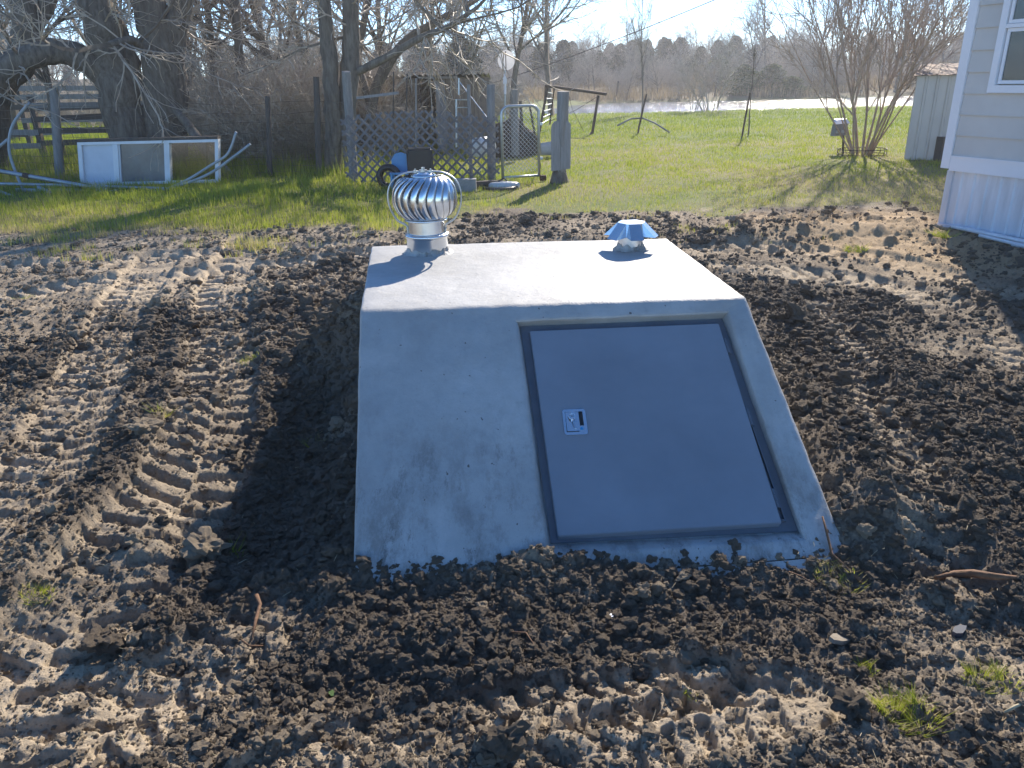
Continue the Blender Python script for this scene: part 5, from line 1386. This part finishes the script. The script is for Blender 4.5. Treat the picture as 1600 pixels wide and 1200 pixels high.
# ------------------------------------------------------------------ grass blades
def grass_mat():
    m = bpy.data.materials.new('grass_blades'); m.use_nodes = True
    t = m.node_tree; N = t.nodes; L = t.links; b = N['Principled BSDF']; b.inputs['Roughness'].default_value = .6; b.inputs['Specular IOR Level'].default_value = .25
    a = N.new('ShaderNodeAttribute'); a.attribute_name = 'tone'
    r = N.new('ShaderNodeValToRGB'); e = r.color_ramp.elements
    e[0].position = 0; e[0].color = (.13, .19, .02, 1); e[1].position = 1; e[1].color = (.50, .42, .24, 1)
    for p_, c_ in ((.35, (.26, .34, .03)), (.62, (.42, .44, .06)), (.78, (.42, .37, .16))):
        q_ = e.new(p_); q_.color = (*c_, 1)
    L.new(a.outputs['Fac'], r.inputs[0]); L.new(r.outputs[0], b.inputs['Base Color'])
    tr = N.new('ShaderNodeBsdfTranslucent'); L.new(r.outputs[0], tr.inputs[0]); mx = N.new('ShaderNodeMixShader'); mx.inputs[0].default_value = .5
    out = [x for x in N if x.type == 'OUTPUT_MATERIAL'][0]
    L.new(b.outputs[0], mx.inputs[1]); L.new(tr.outputs[0], mx.inputs[2]); L.new(mx.outputs[0], out.inputs[0]); return m
M_GRASS = grass_mat()
def blades(x, y, z, h, w_, tone, name, mt, lab, lean=.45, kind='stuff', seed=1, cat=None):
    rs = np.random.RandomState(seed); n = len(x); a = rs.rand(n)*6.283; la = rs.rand(n)*6.283; ln = rs.rand(n)*lean*h
    dx = np.cos(a)*w_/2; dy = np.sin(a)*w_/2; ox = np.cos(la)*ln; oy = np.sin(la)*ln
    V = np.stack([np.stack([x-dx, y-dy, z-.01], 1), np.stack([x+dx, y+dy, z-.01], 1), np.stack([x+ox, y+oy, z+h], 1)], 1).reshape(-1, 3)
    me = npmesh(name, V, np.arange(n*3).reshape(-1, 3), mt, False, dict(tone=np.repeat(tone, 3)))
    return link(name, me, None, lab, cat, None, kind)
rs = np.random.RandomState(9)
N0 = 900000
y = 7.6*np.exp(rs.rand(N0)*math.log(42/7.6)); y = y*(1+0*y); x = (rs.rand(N0)*2-1)*(.78*y+1.5)
keep = rs.rand(N0) < .62
x, y = x[keep], y[keep]
g = grass_mask(x, y); cl = fbm(x, y, .28, 3, 71)*.5+.5; wet = fbm(x, y, 1.5, 3, 72)*.5+.5
thin = 1-.55*(1-sstep(10.2, 13.5, y+1.2*fbm(x, y, 1.1, 3, 75)))*(x > -1.5)
edge = thin*sstep(.05, .75, g+1.1*(cl-.5)+.5*fbm(x, y, .9, 3, 74)*(1-sstep(10.5, 12, y)))
inhouse = (x > 4.2+.15*(y-8.5)) & (y < 9.6)
pondk = POND(x, y) > .25
kp = (rs.rand(len(x)) < edge*(.30+.9*cl)) & (~pondk) & ~((x > 4.55) & (y < 9.5))
x, y, cl, wet, g = x[kp], y[kp], cl[kp], wet[kp], g[kp]
pl_ = fbm(x, y, 2.5, 4, 46)*.5+.5+.3*np.exp(-((y-12.5)/1.6)**2)*(x > 0)-.35*sstep(20, 28, y)
h = (.035+.055*rs.rand(len(x)))*(.6+.9*cl)*(1+.5*sstep(13, 30, y))
leftT = np.exp(-((y-13.1)/.9)**2)*(x < .5)*.10+np.exp(-((y-11.6)/.9)**2)*(x < -.8)*.06+.16*((x < -1) & (y > 14.3))
h = h*np.where(x > -1.2, .68, 1.0)
h = h+leftT*rs.rand(len(x))*sstep(.35, .7, cl)*1.6
w_ = (.006+.004*rs.rand(len(x)))*np.clip(y/11, 1, 3.2)
tone = np.clip(.49+.30*(wet-.5)+.42*(pl_-.55)+.17*rs.randn(len(x))+.25*(1-sstep(.3, .9, g))+.28*(1-sstep(10.5, 13.5, y))*(x > -1)*np.clip(fbm(x, y, .8, 3, 76)+.5, 0, 1), 0, 1)
zz = base_h(x, y)
blades(x, y, zz, h, w_, tone, 'lawn_grass', M_GRASS, 'bright green and straw coloured lawn grass reaching to the pond')
print('blades', len(x))
# reeds and dry grass on the far bank, dry stalks under the left trees
n = 60000; x = rs.uniform(-30, 62, n); y = rs.uniform(55, 84, n)-np.clip(7-x, 0, 14)*1.0*rs.rand(n)
kp = (POND(x, y) < .1) & (fbm(x, y, 5, 3, 81) > -.25) & (np.abs(x)/y < .85); x, y = x[kp], y[kp]
blades(x, y, base_h(x, y), .35+.9*rs.rand(len(x))*(fbm(x, y, 4, 2, 83)*.5+.6), np.full(len(x), .06), np.clip(.72+.22*fbm(x, y, 6, 2, 85)+.15*rs.randn(len(x)), 0, 1), 'bank_reeds', M_REED, 'dry tan reeds and weeds along the far bank', .3, seed=3)
n = 26000; x = rs.uniform(-13, -.3, n); y = rs.uniform(14.2, 22, n); kp = fbm(x, y, .9, 3, 86) > -.05; x, y = x[kp], y[kp]
blades(x, y, base_h(x, y), .12+.5*rs.rand(len(x))**2, np.full(len(x), .008), np.clip(.55+.3*rs.randn(len(x)), 0, 1), 'tall_weeds', M_GRASS, 'tall mixed green and dry weeds along the wire fence', .5, seed=4)

# ------------------------------------------------------------------ loose clods
def clod_mesh(seed, sub=1, rough=.3):
    bm = bmesh.new(); bmesh.ops.create_icosphere(bm, subdivisions=sub, radius=1); rn = random.Random(seed)
    o_ = Vector((rn.uniform(0, 50), rn.uniform(0, 50), rn.uniform(0, 50)))
    from mathutils import noise as mn
    pl_ = [(rvec(rn), rn.uniform(.55, .95)) for _ in range(9)]
    for v in bm.verts:
        for pn, pd_ in pl_:
            q_ = v.co.dot(pn)
            if q_ > pd_: v.co *= pd_/q_
    for v in bm.verts:
        k = 1+rough*mn.fractal(v.co*1.3+o_, 1.0, 2.0, 5)*1.5+rough*.55*mn.noise(v.co*4.5+o_)-.2*rough; v.co *= k
    bmesh.ops.scale(bm, vec=(1, rn.uniform(.75, 1.1), rn.uniform(.6, .85)), verts=bm.verts)
    me = bpy.data.meshes.new('clod'); bm.to_mesh(me); bm.free(); return me
M_CLOD = mat('loose_black_soil', (.21, .168, .125), .95, 0, .5, 60, .9, 160, col2=(.11, .088, .066), spec=.2)
M_CLODT = mat('dry_brown_clod', (.44, .35, .25), .95, 0, .4, 60, .9, 160, col2=(.24, .195, .14), spec=.2)
CLM = []
for s in range(9):
    me = clod_mesh(s, 3, .34); me.materials.append(M_CLODT if s % 8 == 0 else M_CLOD); CLM.append(me)
rs = np.random.RandomState(21); N1 = 420000
y = 1.15*np.exp(rs.rand(N1)*math.log(10/1.15)); x = (rs.rand(N1)*2-1)*(.76*y+.9)
Hh, g, lo, tm_, c_ = full_h(x, y)
inside = FOOT(x, y) > .02
pr = (1-g)*np.clip(lo*1.1+.05, .22, 1)*(1-.72*tm_)
sandm = np.exp(-((x-3.9)/1.5)**2)*sstep(5.9, 7.4, y)
kp = (rs.rand(N1) < pr*.62*(1-.85*sandm)) & (~inside); x, y, Hh, lo = x[kp], y[kp], Hh[kp], lo[kp]
s_ = (.0026+.0075*rs.rand(len(x))**4+.026*rs.rand(len(x))**26)*(.7+.6*lo)*np.clip(y/2.6, .8, 2.0)
dd = dryness(x, y, tm_[kp], lo, c_[kp])+.15*rs.randn(len(x)); dk = dd < .46
P_ = np.stack([x, y, Hh+s_*.2], 1)
for q_, nm, lab, mt in ((dk, 'soil_crumbs', 'loose crumbs of dark moist soil strewn over the churned ground', M_CLOD), (~dk, 'dry_soil_crumbs', 'loose crumbs of paler dry soil on the tracks and crusts', M_CLODT)):
    ms_ = []
    for me in CLM:
        m2 = me.copy(); m2.materials.clear(); m2.materials.append(mt); ms_.append(m2)
    scatter(nm, lab, ms_, P_[q_], rs.rand(int(q_.sum()))*6.28, s_[q_])
print('crumbs', len(x))
# ------------------------------------------------------------------ thin air haze
hz = bpy.data.materials.new('thin_haze'); hz.use_nodes = True; t = hz.node_tree; t.nodes.clear()
ho = t.nodes.new('ShaderNodeOutputMaterial'); hv = t.nodes.new('ShaderNodeVolumePrincipled')
hv.inputs['Color'].default_value = (.93, .95, 1, 1); hv.inputs['Density'].default_value = .0015; hv.inputs['Anisotropy'].default_value = .45
t.links.new(hv.outputs[0], ho.inputs['Volume'])
MB().box((0, 208, 6.0), (1700, 432, 16.5)).build('haze', hz, kind='stuff', label='thin morning haze filling the air')
# ------------------------------------------------------------------ sticks, roots, weeds on the soil
M_ROOT = mat('orange_brown_root', (.20, .105, .055), .85, 0, .4, 30, .4, 60)
M_STRAW = mat('dry_straw', (.50, .42, .26), .8, 0, .3, 20)
M_LEAF = mat('green_leaf', (.10, .22, .03), .5, 0, .3, 12, transl=.45)
def gpt(px, py, dz=0.0):
    p = gp(px, py); z = gz(p.x, p.y); p = gp(px, py, z); z = gz(p.x, p.y); return gp(px, py, z)+Vector((0, 0, dz))
def stick(name, lab, cat, pts, rad, m):
    P = [gpt(a, b, c) for a, b, c in pts]; o = link(name, MB().tube(P, rad, 7, jit=.25, rnd=random.Random(len(lab))).mesh(name, m, True), None, lab, cat); return o
p0 = gpt(1346, 905)+Vector((0, 0, -.01)); p1 = onplane(1298, 868, sE, SN)+SN*.012; p2 = onplane(1289, 835, sE, SN)+SN*.018; p3 = onplane(1281, 812, sE, SN)+SN*.028
link('dead_twig', MB().tube([p0, p1, p2, p3], [.006, .005, .0045, .003], 6).mesh('dead_twig', M_ROOT, True), None, 'thin dead twig leaning on the lower right corner of the shelter', 'twig')
stick('thick_root', 'thick orange brown root lying in the soil right of the shelter corner', 'root', [(1462, 908, .012), (1490, 905, .02), (1520, 904, .02), (1556, 906, .012), (1600, 903, .0)], [.008, .013, .015, .011, .005], M_ROOT)
stick('broken_root', 'short twisted orange root standing in the shadowed soil left of the shelter', 'root', [(393, 1000, .0), (401, 975, .02), (408, 955, .03), (403, 945, .04)], [.003, .006, .007, .008], M_ROOT)
stick('rootlet', 'thin pale pink rootlet lying below the orange root left of the shelter', 'root', [(378, 1004, .01), (390, 1014, .012), (412, 1013, .01)], [.003, .003, .002], M_ROOT)
stick('rootlet', 'curved reddish rootlet lying on the soil in front of the concrete', 'root', [(800, 992, .01), (822, 996, .018), (833, 1010, .012), (839, 1027, .004)], [.003, .0028, .0025, .002], M_ROOT)
stick('rootlet', 'thin bent stem on the soil under the lower right part of the footing', 'root', [(1232, 897, .01), (1250, 907, .018), (1275, 917, .006)], [.003, .003, .002], M_ROOT)
stick('straw_stalk', 'long pale stalk lying across the soil at the right picture edge', 'straw', [(1560, 1122, .01), (1585, 1112, .02), (1612, 1098, .01)], [.004, .004, .003], M_STRAW)
# flat pieces: bit of white plastic, pale stone flakes
def flake(name, lab, cat, px, py, sx, sy, m, th=.008, seed=1, tilt=.2):
    rn = random.Random(seed); p = gpt(px, py, .004); n = 7
    R3 = Euler((rn.uniform(-tilt, tilt)+.1, rn.uniform(-tilt, tilt), rn.uniform(0, 3))).to_matrix()
    pts = [p+R3 @ Vector((sx*math.cos(2*math.pi*k/n)*rn.uniform(.7, 1.1), sy*math.sin(2*math.pi*k/n)*rn.uniform(.7, 1.1), 0)) for k in range(n)]
    return link(name, MB().prism(pts, R3 @ Vector((0, 0, th))).mesh(name, m), None, lab, cat)
M_FLAKE = mat('pale_dry_mud', (.27, .225, .17), .9, 0, .3, 25, .5, 80)
flake('plastic_scrap', 'tiny white scrap lying on the dark soil in front of the shelter door', 'scrap', 955, 964, .012, .009, M_TRIM, .004, 3)
flake('mud_slab', 'pale flat slab of dry mud lying beside the right edge of the shelter', 'mud slab', 1266, 660, .055, .022, M_FLAKE, .014, 5)
flake('mud_slab', 'smaller pale mud slab tilted up right of the flat one beside the shelter', 'mud slab', 1313, 672, .032, .018, M_FLAKE, .012, 6, .6)
flake('mud_slab', 'broad cracked grey mud slab in the soil below the lower right shelter corner', 'mud slab', 1312, 1004, .050, .026, M_FLAKE, .014, 8, .3)
flake('dark_stone', 'smooth dark bluish stone standing in the soil at the lower right', 'stone', 1497, 992, .030, .016, mat('dark_blue_stone', (.06, .07, .09), .4, 0, .2, 10), .02, 9, .3)
# big single clods
for (px, py, r_, lab, sd_) in [
    (318, 868, .085, 'large upright clod of brown soil at the edge of the shadow left of the shelter', 31), (228, 672, .07, 'big grassy clod between the two left tyre tracks', 32),
    (160, 1010, .07, 'dark clod casting a long shadow at the lower left', 33), (205, 745, .05, 'dark clod left of the main tyre track, above the large upright one', 34),
    (795, 1168, .065, 'black clod at the bottom edge below the concrete footing', 35), (1128, 880, .026, 'rounded clod resting against the footing under the door', 36),
    (1007, 925, .028, 'round clod rolled in front of the footing below the latch side of the door', 37), (1247, 505, .10, 'largest dark clod right of the shelter, level with the door top', 38),
    (1145, 350, .09, 'upright reddish clod on the soil heap behind the right of the shelter', 39), (822, 352, .10, 'dark heap of clods behind the shelter roof, between the two vents', 40),
    (1330, 1110, .05, 'clod in the weedy soil at the lower right', 41), (1070, 905, .028, 'pale pointed clod in front of the footing', 42)]:
    p = gpt(px, py); me = clod_mesh(sd_, 4, .45); me.materials.append(M_CLODT if sd_ in (31, 32, 39, 37, 42) else M_CLOD)
    o = link('soil_clod', me, None, lab, 'clod', 'large clods of soil', None, p+Vector((0, 0, r_*.35)), (random.Random(sd_).uniform(0, .5), .2, sd_)); o.scale = (r_, r_*.9, r_*(1.15 if sd_ in (31, 39) else .85))
# weed tufts
def tuft(px, py, R_, H_, n, tone, lab, seed, w_=.004):
    rs = np.random.RandomState(seed); c = gpt(px, py); a = rs.rand(n)*6.283; r = R_*rs.rand(n)**.6
    x = c.x+r*np.cos(a); y = c.y+r*np.sin(a); z = full_h(x, y)[0]
    return blades(x, y, z, H_*(.4+.8*rs.rand(n)), np.full(n, w_), np.clip(tone+.2*rs.randn(n), 0, 1), 'weed_tuft', M_GRASS, lab, 1.6, None, seed, 'weed')
tuft(60, 935, .045, .030, 170, .62, 'small yellow green weed on the pale soil at the left edge', 1)
tuft(1410, 1122, .075, .040, 650, .58, 'mossy green weed clump at the lower right', 2)
tuft(1355, 1045, .030, .022, 120, .55, 'small green sprout above the mossy clump at the lower right', 3)
tuft(365, 865, .030, .045, 70, .42, 'grass tuft growing beside the large upright clod', 4)
tuft(255, 650, .05, .05, 110, .70, 'dry grass stuck on the big clod between the tracks', 5)
tuft(390, 565, .06, .03, 160, .70, 'dry grass patch beside the main tyre track', 6)
tuft(1305, 905, .08, .028, 260, .75, 'dry weed sprig under the lower right shelter corner', 7)
tuft(1075, 1100, .02, .015, 60, .45, 'tiny green sprout on the soil below the door', 8)
tuft(492, 700, .03, .05, 50, .5, 'few blades of grass in the shadow left of the shelter', 9)
tuft(1545, 1060, .07, .03, 300, .6, 'scattered weed at the right picture edge', 10)
tuft(1335, 392, .10, .05, 220, .5, 'small grass patch on the sand left of the mobile home', 11, .007)
tuft(1470, 372, .09, .09, 160, .5, 'grass tuft beside the skirting corner of the mobile home', 12, .008)
tuft(40, 470, .07, .04, 150, .6, 'thin grass on the track at the left edge', 13, .006)
lf = gpt(512, 1092, .006); b = MB()
for k, (dx_, dy_, r_, an) in enumerate(((0, 0, .016, .2), (-.012, .012, .013, 1.4), (.013, .006, .011, 2.3))):
    b.prism([(lf.x+dx_+r_*math.cos(t_*.785+an)*(1 if t_ % 2 else .75), lf.y+dy_+r_*math.sin(t_*.785+an), lf.z+.006*math.sin(t_)+.004*k) for t_ in range(8)], (0, 0, .0008))
link('seedling', b.mesh('seedling', M_LEAF), None, 'small bright green seedling with round leaves in front of the shelter, lower left', 'seedling')
# straw bits over the soil
rs = np.random.RandomState(33); n = 2600
y = 1.2*np.exp(rs.rand(n)*math.log(8/1.2)); x = (rs.rand(n)*2-1)*(.75*y+.4)
wgt = .25+1.1*np.exp(-((x-1.6)/.8)**2)*(y < 2.6)+.5*(x < -1); kp = (rs.rand(n) < wgt) & (FOOT(x, y) < .02); x, y = x[kp], y[kp]
z = full_h(x, y)[0]; S = []
for i in range(len(x)):
    a = rs.rand()*6.28; L_ = .012+.04*rs.rand()**2; zz_ = z[i]+.003
    S.append((x[i], y[i], zz_+rs.rand()*.008, x[i]+L_*math.cos(a), y[i]+L_*math.sin(a), zz_+rs.rand()*.012, .0009*max(1, y[i]/2), .0006*max(1, y[i]/2)))
V, F = segs_to_arrays(S); link('straw_bits', npmesh('straw_bits', V, F, M_STRAW), None, 'bits of straw and fine roots strewn over the soil', None, None, 'stuff')
